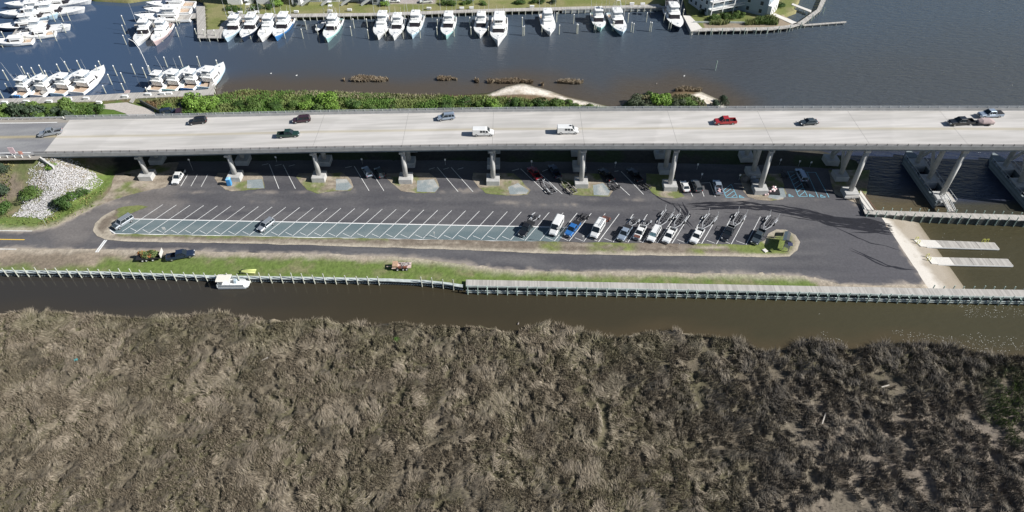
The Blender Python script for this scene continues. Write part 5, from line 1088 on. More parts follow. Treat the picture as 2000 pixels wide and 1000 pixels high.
# white flecks painted on the canal for sun glitter and froth
m_glints = mat('glints', (.75, .75, .70), .7); r_ = np.random.RandomState(11); mb = MB(); cnt = 0
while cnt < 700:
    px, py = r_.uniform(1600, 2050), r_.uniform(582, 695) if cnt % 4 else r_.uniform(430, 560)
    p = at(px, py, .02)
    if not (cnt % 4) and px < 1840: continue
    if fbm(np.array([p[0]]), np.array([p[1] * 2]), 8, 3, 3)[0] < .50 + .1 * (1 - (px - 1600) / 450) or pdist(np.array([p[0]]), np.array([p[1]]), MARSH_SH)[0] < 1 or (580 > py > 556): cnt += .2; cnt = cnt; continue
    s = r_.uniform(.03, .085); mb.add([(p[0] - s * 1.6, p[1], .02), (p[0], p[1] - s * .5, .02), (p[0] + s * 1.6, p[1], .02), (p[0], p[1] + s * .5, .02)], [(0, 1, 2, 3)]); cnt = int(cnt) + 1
tag(mb.build('glint_flecks', m_glints), 'white flecks for sun glitter and froth on the canal at the right', 'glints', kind='stuff')
#@@6
# ------------------------------------------------------------------ marina: land, docks, houses
FARL = [(-300, -40), (-300, -60), (1345, -60), (1318, -40), (1296, 8), (1200, 11.5), (1100, 15), (1000, 18), (900, 21), (800, 25), (740, 27), (640, 29), (560, 30), (470, 32), (452, 36), (436, 50), (428, 62), (402, 62), (399, 14), (395, -2), (330, -12), (250, 0), (180, -4), (100, -40)]
def far_col(X, Y):
    px, py = pix(X, Y, 1.4); n = fbm(X, Y, 6, 4, 2); n2 = fbm(X, Y, 1.5, 3, 4)
    c = mix(mix(np.broadcast_to((.17, .19, .06), (len(X), 3)), (.25, .23, .11), sst(.35, .65, n)), (.13, .15, .05), n2 * .4)
    c = np.where((((px > 700) & (px < 850) & (py < 7)) | (py < -8))[:, None], mix(np.broadcast_to((.42, .37, .34), (len(X), 3)), (.3, .27, .25), n2), c)
    return c
o = sheet('lawn', FARL, lambda X, Y: 1.35 + 0 * X, mat_vc('turf', .95, .25, 1.5, .4, 3, .1), far_col, 1.2, 1., 0, skirt=1.2, z0=1.4)
FR = [(1349, 56), (1342, 20), (1322, -60), (1640, -60), (1566, -20), (1562, 0), (1549, 17), (1556, 20), (1530, 30), (1556, 44), (1535, 50), (1500, 54)]
def fr_col(X, Y):
    px, py = pix(X, Y, 1.4); n = fbm(X, Y, 5, 4, 2); c = mix(np.broadcast_to((.15, .17, .055), (len(X), 3)), (.24, .22, .11), sst(.35, .65, n)); s = (py > np.interp(px, [1349, 1375, 1460, 1500, 1520], [70, 43.5, 44, 38, 30])) & (px > 1375)
    c = np.where(s[:, None], mix(np.broadcast_to((.33, .26, .20), (len(X), 3)), (.2, .17, .11), n), c); return c
sheet('point_lawn', FR, lambda X, Y: 1.35 + 0 * X, mat_vc('turf', .95, .25, 1.5, .4, 3, .1), fr_col, 1.0, 1., 0, skirt=1.2, z0=1.4)
def dockpoly(name, pxs, z, label, piles_step=0, under=True, group=None, m=None, thick=.25):
    t = thing(name, label, 'dock', (0, 0, 0), 0, group); P = [at(x, y, z)[:2] for x, y in pxs]
    ar = sum(P[i][0] * P[(i + 1) % len(P)][1] - P[(i + 1) % len(P)][0] * P[i][1] for i in range(len(P)))
    if ar < 0: P = P[::-1]
    MB().prism(P, z - thick, z).build('dock_boards', m or plank, t)
    if piles_step:
        k = 0
        for p, tt in along([*P, P[0]], piles_step, .5):
            if k > 95: break
            MB().tube((p[0], p[1], -.8), (p[0], p[1], z - .05), .16, .16, 6).build('support', pile_m, t); k += 1
    return t
dockpoly('dock', [(455, 35), (560, 33), (640, 32), (740, 30), (800, 28.5), (900, 24.5), (1000, 21.5), (1100, 19.5), (1200, 16.5), (1297, 14.5), (1286, 8), (1200, 11), (1100, 13.5), (1000, 16), (900, 19), (800, 23), (740, 25), (640, 26), (560, 27), (462, 28)], 1.6, 'long grey dock along the lawn behind the row of sport boats', 2.6)
mb = MB()
for a, b in (((1098, 22), (1165, 20)), ((1175, 20), (1298, 16))):
    mb.bar(at(*a, 1.0), at(*b, 1.0), .3, 1.5)
tag(mb.build('sheet_wall', mat_plank('ribbed_grey_wall', (.34, .36, .36), .8, 0, .5)), 'ribbed grey sheet wall under the right end of the long dock', 'wall')
dockpoly('dock', [(383, 12), (400, 12), (403, 74), (386, 74)], 1.5, 'broad vertical dock at the left tip of the lawn', 3.)
dockpoly('dock', [(404, 58), (428, 57), (432, 46), (446, 36), (462, 30), (470, 34), (455, 42), (440, 60), (438, 74), (405, 74)], 1.48, 'dock bending around the grass tip beside the first sport boat', 3.)
dockpoly('dock', [(300, 43), (318, 36), (384, 25), (384, 34), (330, 44), (262, 54), (262, 48)], 1.2, 'sloping grey finger dock between the white yacht and two bow-on boats', 3.)
dockpoly('dock', [(0, 79), (17, 76), (78, -6), (98, -6), (40, 80), (34, 85), (0, 88)], 1.0, 'pale dock running diagonally through the boats at the top left corner', 3.)
dockpoly('dock', [(-60, 196), (0, 193), (100, 189), (180, 186), (240, 182), (330, 178), (385, 176), (418, 173), (417, 184), (385, 187), (300, 190), (240, 193), (180, 198), (100, 200), (0, 204), (-60, 206)], 1.4, 'grey dock under the sterns of the boats beside the highway trees', 3.)
dockpoly('dock', [(406, 176), (411, 158), (420, 157), (418, 176)], 1.2, 'short finger dock right of the last light blue boat', 2.5)
dockpoly('dock', [(78, 180), (90, 168), (95, 170), (86, 187)], 1.0, 'grey plank finger between the first two lower boats', 0)
dockpoly('dock', [(230, 198), (246, 176), (254, 176), (243, 198)], 1.1, 'pinkish finger dock in the gap between the lower boats', 0, m=mat('pinkish_boards', (.42, .33, .31), .85))
dockpoly('dock', [(252, 199), (262, 184), (270, 183), (259, 201)], 1.35, 'narrow gangway from the dock to the pale drive', 0)
dockpoly('dock', [(1348, 55), (1500, 53), (1540, 49), (1562, 42), (1596, 18), (1608, -10), (1616, -8), (1603, 20), (1570, 46), (1545, 54), (1502, 58.5), (1349, 61)], 1.5, 'narrow promenade curving around the point with the white houses', 2.6)
dockpoly('dock', [(1334, 30), (1347, 30), (1372, 55), (1350, 61)], 1.52, 'white concrete quay corner beside the rightmost yacht', 0, m=concw, thick=1.6)
dockpoly('dock', [(1568, 47.5), (1653, 41.5), (1653, 43.5), (1570, 50)], 1.0, 'thin jetty sticking out right from the point', 3.2)
dockpoly('dock', [(1506, 28), (1514, 26), (1560, 45), (1550, 48)], 1.5, 'white ramp walkway slanting down to the curved promenade', 0, m=concw)
dockpoly('dock', [(1546, 9), (1548, 6), (1585, 20), (1584, 24)], 1.5, 'narrow white footbridge over the small inner basin', 2.2, m=concw)
for i in range(14):      # pales along the promenade
    x = 1389 + 22 * i
    if x > 1610: break
    y = np.interp(x, [1349, 1500, 1545, 1570, 1603], [61, 58.5, 54, 46, 20]); p = at(x, y + .5, 1.5)
    t = MB().tube((0, 0, -1.5), (0, 0, 1.1), .15, .14, 7).build('dock_post', pilegr); t.location = p; tag(t, 'grey green post along the edge of the curved promenade', 'post', 'posts of the curved promenade')
tag(sheet('drive', [(188, 206), (215, 202), (248, 200), (262, 205), (290, 212), (318, 226), (250, 228), (246, 222), (222, 214), (196, 212)], lambda X, Y: land_z(X, Y) + .06, mat_vc('pale_gravel', .95, .15, 1.5), lambda X, Y: np.broadcast_to((.46, .42, .38), (len(X), 3)), .8, .8, .2))
t = thing('low_wall', 'dark wooden low wall slanting beside the pale drive', 'wall'); MB().bar(at(274, 198, 1.9), at(322, 224, 1.9), .35, 1.3).build('boards', wallw, t)
dockpoly('walkway', [(336, 222), (350, 200), (358, 198), (352, 222)], 2.0, 'shadow-toned boardwalk running down to the dock left of the big bright shrub', 0, m=mat('shadow_boards', (.08, .08, .10), .9))  # boards toned dark: shadow on the walkway put into their colour
# the dark barge-like car roof etc: left out. Row houses
wallg = mat_plank('grey_siding', (.42, .45, .47), .25, 2, .06); wallw2 = mat_plank('white_siding', (.74, .74, .72), .25, 2, .05); bluew = mat_plank('blue_grey_siding', (.33, .40, .45), .25, 2, .07); rfm = mat('shingle_roof', (.16, .15, .15), .9, var=.2)
wg = mat('house_glass', (.04, .055, .07), .1); trim = mat('white_trim', (.8, .8, .78), .6)
def house(px, py, wd, dp, h, ang, wm_, label, cols=0, stair=False, porch=False, win=3, group='houses along the marina'):
    p = at(px, py, 1.4); t = thing('house', label, 'house', p, ang, group)   # origin = front left corner, +x along front, +y back
    MB().box((wd / 2, dp / 2, h / 2), (wd, dp, h)).build('wall', wm_, t)
    MB().loft([[(x, -.5, h), (x, dp + .5, h), (x, dp / 2, h + wd * .3)] for x in (-.4, wd + .4)]).build('roof', rfm, t)
    for f in range(int(h // 3)):
        for k in range(win):
            x = wd * (k + .5) / win; w1 = MB().box((x, -.03, 1.7 + 3 * f), (.15 * wd / win * 3, .08, 1.5)).build('window', wg, t); MB().box((x, -.06, .9 + 3 * f), (.17 * wd / win * 3, .12, .12)).build('sill', trim, w1)
            for sx in (-.04, wd + .04):
                w1 = MB().box((sx, dp * (k + .5) / win, 1.7 + 3 * f), (.1, 1.1, 1.5)).build('window', wg, t); MB().box((sx, dp * (k + .5) / win, .9 + 3 * f), (.16, 1.3, .12)).build('sill', trim, w1)
    if porch:
        for f in range(1, int(h // 3) + 1):
            MB().box((wd / 2, -1.0, 3 * f - .3), (wd, 2.0, .25)).build('balcony', trim, t); mb = MB(); mb.bar((0, -1.95, 3 * f + .8), (wd, -1.95, 3 * f + .8), .1)
            for k in range(int(wd / .5)): mb.bar((k * .5, -1.95, 3 * f - .2), (k * .5, -1.95, 3 * f + .8), .07)
            mb.build('balustrade', trim, t)
        for k in range(4): MB().bar((.15 + (wd - .3) * k / 3, -1.9, 0), (.15 + (wd - .3) * k / 3, -1.9, h - .2), .28).build('column', trim, t)
    if stair:
        mb = MB()
        for s in (-.6, .6): mb.bar((wd * .15, -3.4 + s, .2), (wd * .75, -3.4 + s, 3.2), .15, .8)
        mb.bar((wd * .15, -3.4, .2), (wd * .75, -3.4, 3.2), 1.1, .15).box((wd * .85, -2., 3.1), (wd * .28, 4., .2)); mb.build('outside_stairs', trim, t)
    return t
HL = ['first from the left', 'second', 'third', 'fourth', 'last on the right']
for i in range(4):
    x = 588 + 38.5 * i; house(x, 3.5 - i * .2, 7.6, 11, 9, -.03, wallw2 if i % 2 else wallg, '%s of the townhouses with white outside stairs' % HL[i], stair=True, win=2)
house(571, 10, 3.6, 9, 8, -.03, wallw2, 'narrow pale shed wing left of the townhouses with stairs', win=1); house(728, 9.5, 5.2, 10, 8, -.03, wallg, 'pale grey panelled wing at the right end of the townhouses', win=2)
house(446, 9.5, 5.4, 9, 9, .02, wallw2, 'bright white house end at the far left of the lawn', win=0); house(484, 7.5, 2.2, 9, 9, .02, wallw2, 'narrow white wall between the two white house ends', win=0); house(503, 8.5, 7.8, 9, 9, .02, wallw2, 'wider white house end behind the fourth sport boat', win=0)
for i, (x, y, w_, wm2, l) in enumerate([(862, 0, 7, bluew, 'blue grey house behind the mint green sport boat'), (902, 1, 5, wallg, 'grey house front left of the pillared one'), (928, -1, 6, wallw2, 'white house front behind the largest yacht'), (1005, -6, 14, wallg, 'low grey green house behind the clipped hedges'), (1090, -8, 20, wallw2, 'wide white house at the end of the lawn')]):
    house(x, y, w_, 10, 8, -.04, wm2, l, win=3)
h1a = at(1381, 31, 1.4); h1b = at(1447, 18, 1.4); ang1 = math.atan2(h1b[1] - h1a[1], h1b[0] - h1a[0])
house(1381, 31, math.hypot(h1b[0] - h1a[0], h1b[1] - h1a[1]), 13, 9.5, ang1, bluew, 'tall pale house with white balconies behind round clipped bushes', porch=True, win=4)
h2a = at(1495, 33, 1.4); h2b = at(1524, 13, 1.4); ang2 = math.atan2(h2b[1] - h2a[1], h2b[0] - h2a[0])
t = house(1495, 33, math.hypot(h2b[0] - h2a[0], h2b[1] - h2a[1]) * .95, 15, 9.5, ang2 + .15, bluew, 'blue grey house with a white arched front at the tip of the point', porch=False, win=3)
MB().box((4.5, -.8, 2.2), (9., 1.4, 4.4)).build('arcade', wallw2, t)
for k in range(3): MB().box((1.6 + k * 2.6, -1.53, 1.6), (.9, .08, 2.4)).build('arch_opening', wg, t)
# hedges and round bushes by the houses
G4 = 'garden shrubs along the marina lawn'
for x, y, r, k, l in [(450, 14, 2.2, 'dkg', 'clipped bush below the first white house end'), (462, 15, 2.2, 'dkg', 'clipped bush right of the first one below the white house end'), (494, 13, 2.2, 'dkg', 'dark bush between the two white house ends'), (506, 13, 2.2, 'cedar', 'dark bush under the left corner of the wider white house end'),
                      (524, 12.5, 2.0, 'dkg', 'hedge bush under the wider white house end'), (541, 5, 2.6, 'bright', 'lime green tree right of the wider white house end'), (576, 9, 1.3, 'cedar', 'small dark bush at the foot of the shed wing'), (752, 5, 2.2, 'bright', 'bright green bush right of the grey panelled wing'),
                      (870, 4, 2.0, 'dkg', 'dark bush left of the mint boat outriggers'), (884, 4, 2.2, 'mid', 'green bush behind the mint green sport boat'), (905, 4, 1.6, 'mid', 'small bush in front of the grey house'), (917, 3, 1.6, 'dkg', 'small dark bush near the pillared house'), (946, 4, 2.0, 'mid', 'green bush right behind the narrow yacht'),
                      (1008, 2, 1.9, 'dkg', 'left bush of the first clipped hedge pair'), (1018, 2, 1.9, 'dkg', 'right bush of the first clipped hedge pair'), (1042, 1, 1.9, 'dkg', 'first bush of the hedge behind the lone yacht'), (1056, 1, 1.9, 'dkg', 'second bush of the hedge behind the lone yacht'), (1080, 1, 1.9, 'cedar', 'last bush of the hedge behind the lone yacht'),
                      (1389, 34, 2.3, 'mid', 'clipped round bush left of the house steps'), (1400, 32, 2.2, 'mid', 'clipped round bush second from the left by the house'), (1411, 29, 1.8, 'dkg', 'darker bush beside the house steps'), (1421, 31, 2.2, 'mid', 'clipped round bush right of the house steps'), (1433, 29, 2.2, 'mid', 'clipped round bush middle of the right three'), (1446, 27, 2.4, 'mid', 'clipped round bush at the right end of the row'),
                      (1372, 22, 1.8, 'cedar', 'dark bush in the shade left of the pale balcony house'), (1460, 17, 1.6, 'cedar', 'dark bush at the foot of the blue grey wall'), (1471, 20, 1.6, 'cedar', 'second dark bush along the blue grey wall'), (1528, 9, 2.0, 'dkg', 'dark round bush right of the arched front')]:
    tree(x, y, r, k, l, G4, 1.35)
def reeds2(name, pl, label): return scrub(name, pl, 14, 1.8, (.09, .15, .04), (.20, .22, .09), label, 31, 'reeds', 1.3, .2)
reeds2('tall_reeds', [(1384, 49), (1420, 50), (1424, 44), (1384, 44)], 'tall green reeds below the lawn of the balcony house, left patch'); reeds2('tall_reeds', [(1452, 50), (1515, 50), (1522, 40), (1505, 32), (1480, 38), (1460, 44)], 'tall green reed bed in front of the arched house')
mb = MB(); mb.bar(at(1354, 43, 1.7), at(1460, 44, 1.7), .25, .6); tag(mb.build('retaining_wall', capw), 'low grey retaining wall between the lawn and the reeds', 'wall')
# cars at the top edge
vehicle('sedan', 'parked_car', (757, 1), (784, 0), 1.36, 'white', 'white car parked on the drive right of the townhouses', 'car')
vehicle('wagon', 'parked_car', (848, 0), (816, 2), 1.36, 'white', 'white pickup-like car on the drive left of the hedge', 'car')['label'] = 'white suv on the drive behind the third navy roofed boat'
#@@7
# ------------------------------------------------------------------ boats
hullc = dict(white=white, mint=mat('mint_hull', (.42, .70, .66), .25, coat=.5, var=.05), navy=mat('navy_hull', (.02, .035, .07), .2, coat=.5, var=.05), blue=mat('blue_hull', (.06, .22, .50), .2, coat=.5, var=.05), cream=mat('pink_hull', (.62, .48, .46), .25, var=.05), pale=mat('pale_blue_hull', (.50, .66, .76), .25, var=.05))
teak = mat('teak_sole', (.50, .38, .28), .7, var=.15); isin = mat('clear_vinyl', (.30, .34, .38), .15); mask = mat('dark_windshield_mask', (.025, .022, .026), .3)
def yacht(px, py, head, L, Bm, hull, label, style='fly', tower=False, rig=True, group='sport fishing boats berthed bow out', stern=False, bow_z=2.4, mask_on=True):
    """px,py: the bow tip (or the stern centre when stern=True)"""
    if stern:
        L *= 1.08; Bm *= 1.16; p = at(px, py, 1.0); loc = (p[0] + math.cos(head) * L / 2, p[1] + math.sin(head) * L / 2, 0)
    else:
        L *= 1.16; Bm *= 1.07; p = at(px, py, bow_z); loc = (p[0] - math.cos(head) * L / 2, p[1] - math.sin(head) * L / 2, 0)
    t = thing('yacht' if style != 'open' else 'motor_boat', label, 'boat', loc, head, group); X = lambda f: (f - .5) * L
    if style == 'open': sh = lambda f: .75 + .35 * f * f
    else: sh = lambda f: (1.15 + (bow_z - 1.15) * f ** 1.7) * 1.0
    hb = lambda f: Bm / 2 * (.90 + .10 * min(f / .3, 1)) if f < .45 else Bm / 2 * max(.02, 1 - ((f - .45) / .55) ** 2.9)
    rings = []
    for f in (0, .15, .3, .45, .6, .7, .8, .88, .94, .98, 1.):
        b, z = hb(f), sh(f); wl = b * (.92 - .95 * max(0, f - .4)); x = X(f); dx = -1.5 * (f ** 6)
        rings.append([(x, b, z), (x, b * .99, z * .8), (x + dx * .6, wl, .25), (x + dx, wl * .5, -.4), (x + dx, -wl * .5, -.4), (x + dx * .6, -wl, .25), (x, -b * .99, z * .8), (x, -b, z)])
    mb = MB(); n = 8; Pv = [p_ for r in rings for p_ in r]; F = []
    for k in range(len(rings) - 1):
        for i in range(n - 1): F.append((k * n + i, k * n + i + 1, (k + 1) * n + i + 1, (k + 1) * n + i))
    F += [tuple(range(n))[::-1], tuple(range((len(rings) - 1) * n, len(rings) * n))]; mb.add(Pv, F); mb.build('hull', hullc[hull], t)
    c0 = .26 if style != 'open' else .62
    fs = [c0, .4, .5, .6, .7, .8, .88, .94, .98, 1.]
    MB().loft([[(X(f), hb(f) - .02, sh(f) - .04), (X(f), 0, sh(f) + .08), (X(f), -hb(f) + .02, sh(f) - .04), (X(f), 0, sh(f) - .15)] for f in fs]).build('foredeck', white, t)
    MB().loft([[(X(f), hb(f) - .12, .55), (X(f), -hb(f) + .12, .55), (X(f), -hb(f) + .12, .5), (X(f), hb(f) - .12, .5)] for f in (.01, c0)]).build('cockpit_sole', teak if style != 'open' else white, t)
    for s in (1, -1):
        MB().loft([[(X(f), s * hb(f), sh(f) + .02), (X(f), s * (hb(f) - .35), sh(f) + .02), (X(f), s * (hb(f) - .3), .5), (X(f), s * (hb(f) - .02), .5)] for f in (.01, .14, c0)]).build('coaming', white, t)
    MB().box((X(.008), 0, .85), (.25, Bm * .8, .75)).build('transom', hullc[hull], t)
    if style == 'open':
        MB().box((X(.42), 0, 1.1), (.9, .8, 1.0)).build('console', white, t); MB().box((X(.40), 0, 2.1), (1.6, 1.5, .1)).build('t_top', hullc['navy'], t)
        for s in (1, -1):
            for x in (.32, .5): MB().bar((X(x), s * .6, .6), (X(x), s * .7, 2.1), .06).build('top_leg', galv, t)
        MB().box((X(-.03), 0, .7), (.6, .6, 1.1)).build('outboard_motor', dark, t, bevel=.08); return t
    dz = sh(.45); w0 = Bm * .74
    # deckhouse
    f0, f1, f2 = .24, .56, .62
    if style == 'big': f0, f1, f2 = .2, .62, .72
    H1 = dz + 1.55
    def house_ring(x, w_, z0, z1, k=.9): return [(x, w_ / 2, z0), (x, w_ / 2 * k, z1), (x, -w_ / 2 * k, z1), (x, -w_ / 2, z0)]
    MB().loft([house_ring(X(f0), w0, dz - .4, H1), house_ring(X(f1 - .06), w0, dz - .4, H1), ]).build('deckhouse', white, t)
    MB().loft([house_ring(X(f1 - .06), w0 * .998, dz - .35, H1 - .02), [(X(f2), w0 * .40, dz - .3), (X(f1 - .03), w0 * .40, H1 - .12), (X(f1 - .03), -w0 * .40, H1 - .12), (X(f2), -w0 * .40, dz - .3)]]).build('windshield', mask if mask_on else white, t)
    for s in (1, -1): MB().box((X((f0 + f1) / 2 - .03), s * (w0 * .485), dz + .62), ((f1 - f0 - .12) * L, .08, .42)).build('side_window', mask, t)
    MB().loft([[(X(f), s * w0 * .49, H1 + (0 if abs(s) == 1 else .1)) for s in (1, .8, -.8, -1)] for f in (f0 - .1, f0, f1 - .10, f1 - .02)] if False else [[(X(f), w0 * q, H1), (X(f), w0 * q * .85, H1 + .12), (X(f), -w0 * q * .85, H1 + .12), (X(f), -w0 * q, H1)] for f, q in ((f0 - .06, .47), (f1 - .1, .49), (f1 - .0, .42))]).build('house_roof', white, t)
    if style == 'express': H2 = H1
    else:
        H2 = H1 + 2.05; b0, b1 = f0 - .01, f0 + .20
        if style == 'big': b1 = f0 + .28
        MB().loft([[(X(f), w0 * q, H1 + .1), (X(f), w0 * q, H1 + .95), (X(f), -w0 * q, H1 + .95), (X(f), -w0 * q, H1 + .1)] for f, q in ((b0, .40), (b1 - .02, .40), (b1 + .04, .28))]).build('flybridge', white, t)
        MB().loft([[(X(f), w0 * q, H1 + .96), (X(f), w0 * q * .95, H2), (X(f), -w0 * q * .95, H2), (X(f), -w0 * q, H1 + .96)] for f, q in ((b0 + .04, .37), (b1, .37))]).build('enclosure', isin if style != 'big' else white, t)
        MB().loft([[(X(f), w0 * q, H2), (X(f), w0 * q * .85, H2 + .14), (X(f), -w0 * q * .85, H2 + .14), (X(f), -w0 * q, H2)] for f, q in ((b0 - .02, .40), (b1 - .02, .43), (b1 + .03, .36))]).build('hardtop', white, t)
        if style == 'big':
            for k in (-1, 0, 1): MB().box((X(b1) + .36, k * w0 * .19, H1 + 1.4), (.12, w0 * .15, .55)).build('front_window', mask, t); MB().box((X(f1) - .35 + .55, k * w0 * .2, dz + .9), (.1, w0 * .16, .6)).build('front_window', mask, t)
        MB().tube((X(b0 + .08), 0, H2 + .1), (X(b0 + .08), 0, H2 + .6), .12, n=6).sphere((X(b0 + .08), 0, H2 + .7), (.32, .32, .2)).build('radar_dome', white, t, True)
        for s in (1, -.6): MB().tube((X(b0 + .03), s * w0 * .3, H2), (X(b0), s * w0 * .34, H2 + 2.4), .03, .015, 5).build('antenna', white, t)
    if rig:
        for s in (1, -1): MB().tube((X(f0 + .1), s * (Bm / 2 - .25), dz + .3), (X(f0 + .02), s * (Bm / 2 + .45), dz + 9.5), .075, .03, 6).bar((X(f0 + .08), s * (Bm / 2 - .1), dz + 2.6), (X(f0 + .09), s * w0 * .42, H2), .04).build('outrigger', galv, t)
    if tower:
        mb = MB(); zt = H2 + 4.0
        for s in (1, -1):
            for x in (b0 + .0, b1): mb.tube((X(x), s * w0 * .4, H2), (X((b0 + b1) / 2) + (.5 if x == b1 else -.5), s * .55, zt), .05, n=5)
            mb.bar((X(b0 + .02), s * w0 * .3, H2 + 1.5), (X(b1 - .02), s * w0 * .3, H2 + 1.5), .05)
        for k in (1, 2, 3): mb.bar((X(b1) - .1 * k, -w0 * (.4 - .07 * k), H2 + k), (X(b1) - .1 * k, w0 * (.4 - .07 * k), H2 + k), .05)
        mb.build('tuna_tower', galv, t); MB().box((X((b0 + b1) / 2), 0, zt), (1.5, 1.4, .12)).box((X((b0 + b1) / 2), 0, zt + 1.5), (1.5, 1.5, .1)).build('tower_platform', white, t)
        for sx in (-.6, .6):
            for sy in (-.6, .6): MB().bar((X((b0 + b1) / 2) + sx, sy, zt), (X((b0 + b1) / 2) + sx, sy, zt + 1.5), .05).build('tower_leg', galv, t)
    mb = MB(); rp = [(X(f), s_ * max(hb(f) - .12, 0), sh(f) + .7) for s_, fl in ((1, (.72, .82, .9, .96, .99)), (-1, (.99, .96, .9, .82, .72))) for f in fl]
    if style != 'fly' or rnd.random() < .3:
        mb.path(rp, .05)
        for q in rp: mb.bar((q[0], q[1], q[2] - .7), q, .04)
        mb.build('bow_rail', galv, t)
    MB().box((X(.82), 0, sh(.82) + .12), (.6, .6, .1)).build('hatch', isin, t)
    return t
DN = R(-90)
for x, y, L_, B_, hl, lab, kw in [
    (439, 73, 16, 5.3, 'pale', 'white sport boat nearest the grass tip, first of four', {}), (472, 73, 17, 5.5, 'navy', 'sport boat with navy hull and tall tower, second of four', dict(tower=True)),
    (508, 73, 15.5, 5.3, 'white', 'white sport boat without dark windshield, third of four', dict(mask_on=False)), (537, 71, 16.5, 5.5, 'blue', 'sport boat with bright blue hull, last of four', {}),
    (637, 74, 16, 5.3, 'mint', 'mint hulled sport boat with tower standing beside the small open boat', dict(tower=True)), (737, 69, 16.5, 5.5, 'white', 'all white sport boat with plain windshield left of three', dict(mask_on=False)),
    (768, 70, 15, 5.1, 'white', 'slim white sport boat in the middle of three', {}), (804, 67, 16, 5.4, 'pale', 'sport boat with dark framed upper deck, right of three', {}),
    (871, 68, 15.5, 5.2, 'mint', 'mint hulled sport boat alone between empty slips', {}), (937, 66, 14.5, 5.0, 'white', 'white sport boat pressed against the largest yacht', {}),
    (972, 78, 20, 6.2, 'white', 'largest white yacht with two rows of front windows', dict(style='big', rig=False, bow_z=3.2)), (1075, 62, 15.5, 5.3, 'white', 'lone white sport boat turned slightly to the right', dict(mask_on=False, head=DN + .06)),
    (1174, 54, 13.5, 5.0, 'mint', 'short mint sport boat left of the tall towered boat', dict(head=DN + .02)), (1217, 62, 16.5, 5.6, 'pale', 'pale blue sport boat with high tower beside the short mint one', dict(tower=True, head=DN + .08)),
    (1328, 53, 18, 5.8, 'navy', 'dark hulled sport boat at the right end against the quay', dict(head=DN + .02, tower=True))]:
    kw = dict(kw); hd = kw.pop('head', DN - .02); yacht(x, y, hd, L_, B_, hl, lab, **kw)
yacht(617, 54, DN - .05, 7.5, 2.6, 'navy', 'small dark open boat left of the mint hulled one with tower', style='open')
G5 = 'yachts in the left basin'
yacht(264, 81, DN + .08, 15.5, 5.3, 'white', 'white sport boat with dark windshield at the end of the finger dock', group=G5); yacht(299, 80, DN + .08, 14.5, 5.2, 'cream', 'sport boat with pinkish hull right beside the one with dark windshield', group=G5, mask_on=False)
yacht(262, 28, R(183), 18, 5.2, 'white', 'long white yacht lying sideways, lowest of three bows left', group=G5, rig=False, bow_z=2.8); yacht(281, 16, R(184), 15, 4.8, 'white', 'white yacht with blue cockpit lying sideways, middle of three', group=G5, rig=False, style='express'); yacht(285, 4, R(184), 16, 4.8, 'white', 'white yacht lying sideways at the top of three', group=G5, rig=False)
yacht(137, 47, R(12), 15.5, 5.0, 'white', 'white sport boat lying sideways below the larger one, bow right', group=G5); yacht(165, 13, R(12), 18, 5.6, 'white', 'big white sport boat with dark side windows, bow right', group=G5); yacht(178, -4, R(10), 18, 5.4, 'white', 'white yacht at the top edge, bow right, cut by the frame', group=G5)
yacht(30, 66, R(197), 11, 4.0, 'white', 'small white boat tucked against the diagonal dock below its middle', group=G5, rig=False, style='express'); yacht(112, 24, R(12), 12, 4.4, 'pale', 'pale boat squeezed between the two sport boats right of the diagonal dock', group=G5)
yacht(-16, 50, R(196), 16, 5.2, 'navy', 'navy hulled yacht at the left edge, bow out of frame', group=G5, rig=False); yacht(-4, 24, R(196), 16, 5.2, 'white', 'white yacht above the navy hulled one at the left edge', group=G5); yacht(8, 6, R(196), 15, 5., 'white', 'white yacht at the very top left corner', group=G5, rig=False); yacht(-20, 78, R(190), 12, 4.2, 'white', 'small white boat low at the left edge beside the diagonal dock', group=G5, rig=False, style='express')
G6 = 'boats berthed stern to the lower dock'
for x, y, L_, B_, hl, lab, kw in [(33, 188, 12, 4.2, 'pale', 'boat with three outboard motors, leftmost at the lower dock', {}), (70, 187, 12.5, 4.8, 'white', 'white boat with pinkish cockpit, second at the lower dock', dict(rig=False)), (110, 184, 13.5, 5.0, 'pale', 'pale hulled boat third at the lower dock', dict(rig=False)), (148, 181, 15, 5.4, 'white', 'white boat with tall outriggers, right end of the left four', {}),
                                  (298, 177, 12, 4.5, 'white', 'white boat with blue upper deck, left of the right four', dict(rig=False)), (329, 176, 13, 4.6, 'mint', 'boat with an orange brown cockpit and dark canopy', dict()), (364, 174, 12.5, 4.6, 'blue', 'boat with blue side stripes, third of the right four', dict(rig=False)), (396, 171, 14, 5.0, 'pale', 'light blue hulled boat at the right end of the lower dock', dict(rig=False))]:
    b_ = yacht(x, y, R(80), L_, B_, hl, lab, group=G6, stern=True, **kw)
    if x == 33:
        for k in (-.8, 0, .8): MB().box((-L_ / 2 - .35, k, .8), (.6, .5, 1.2)).build('outboard_motor', hullc['blue'], b_, bevel=.08)
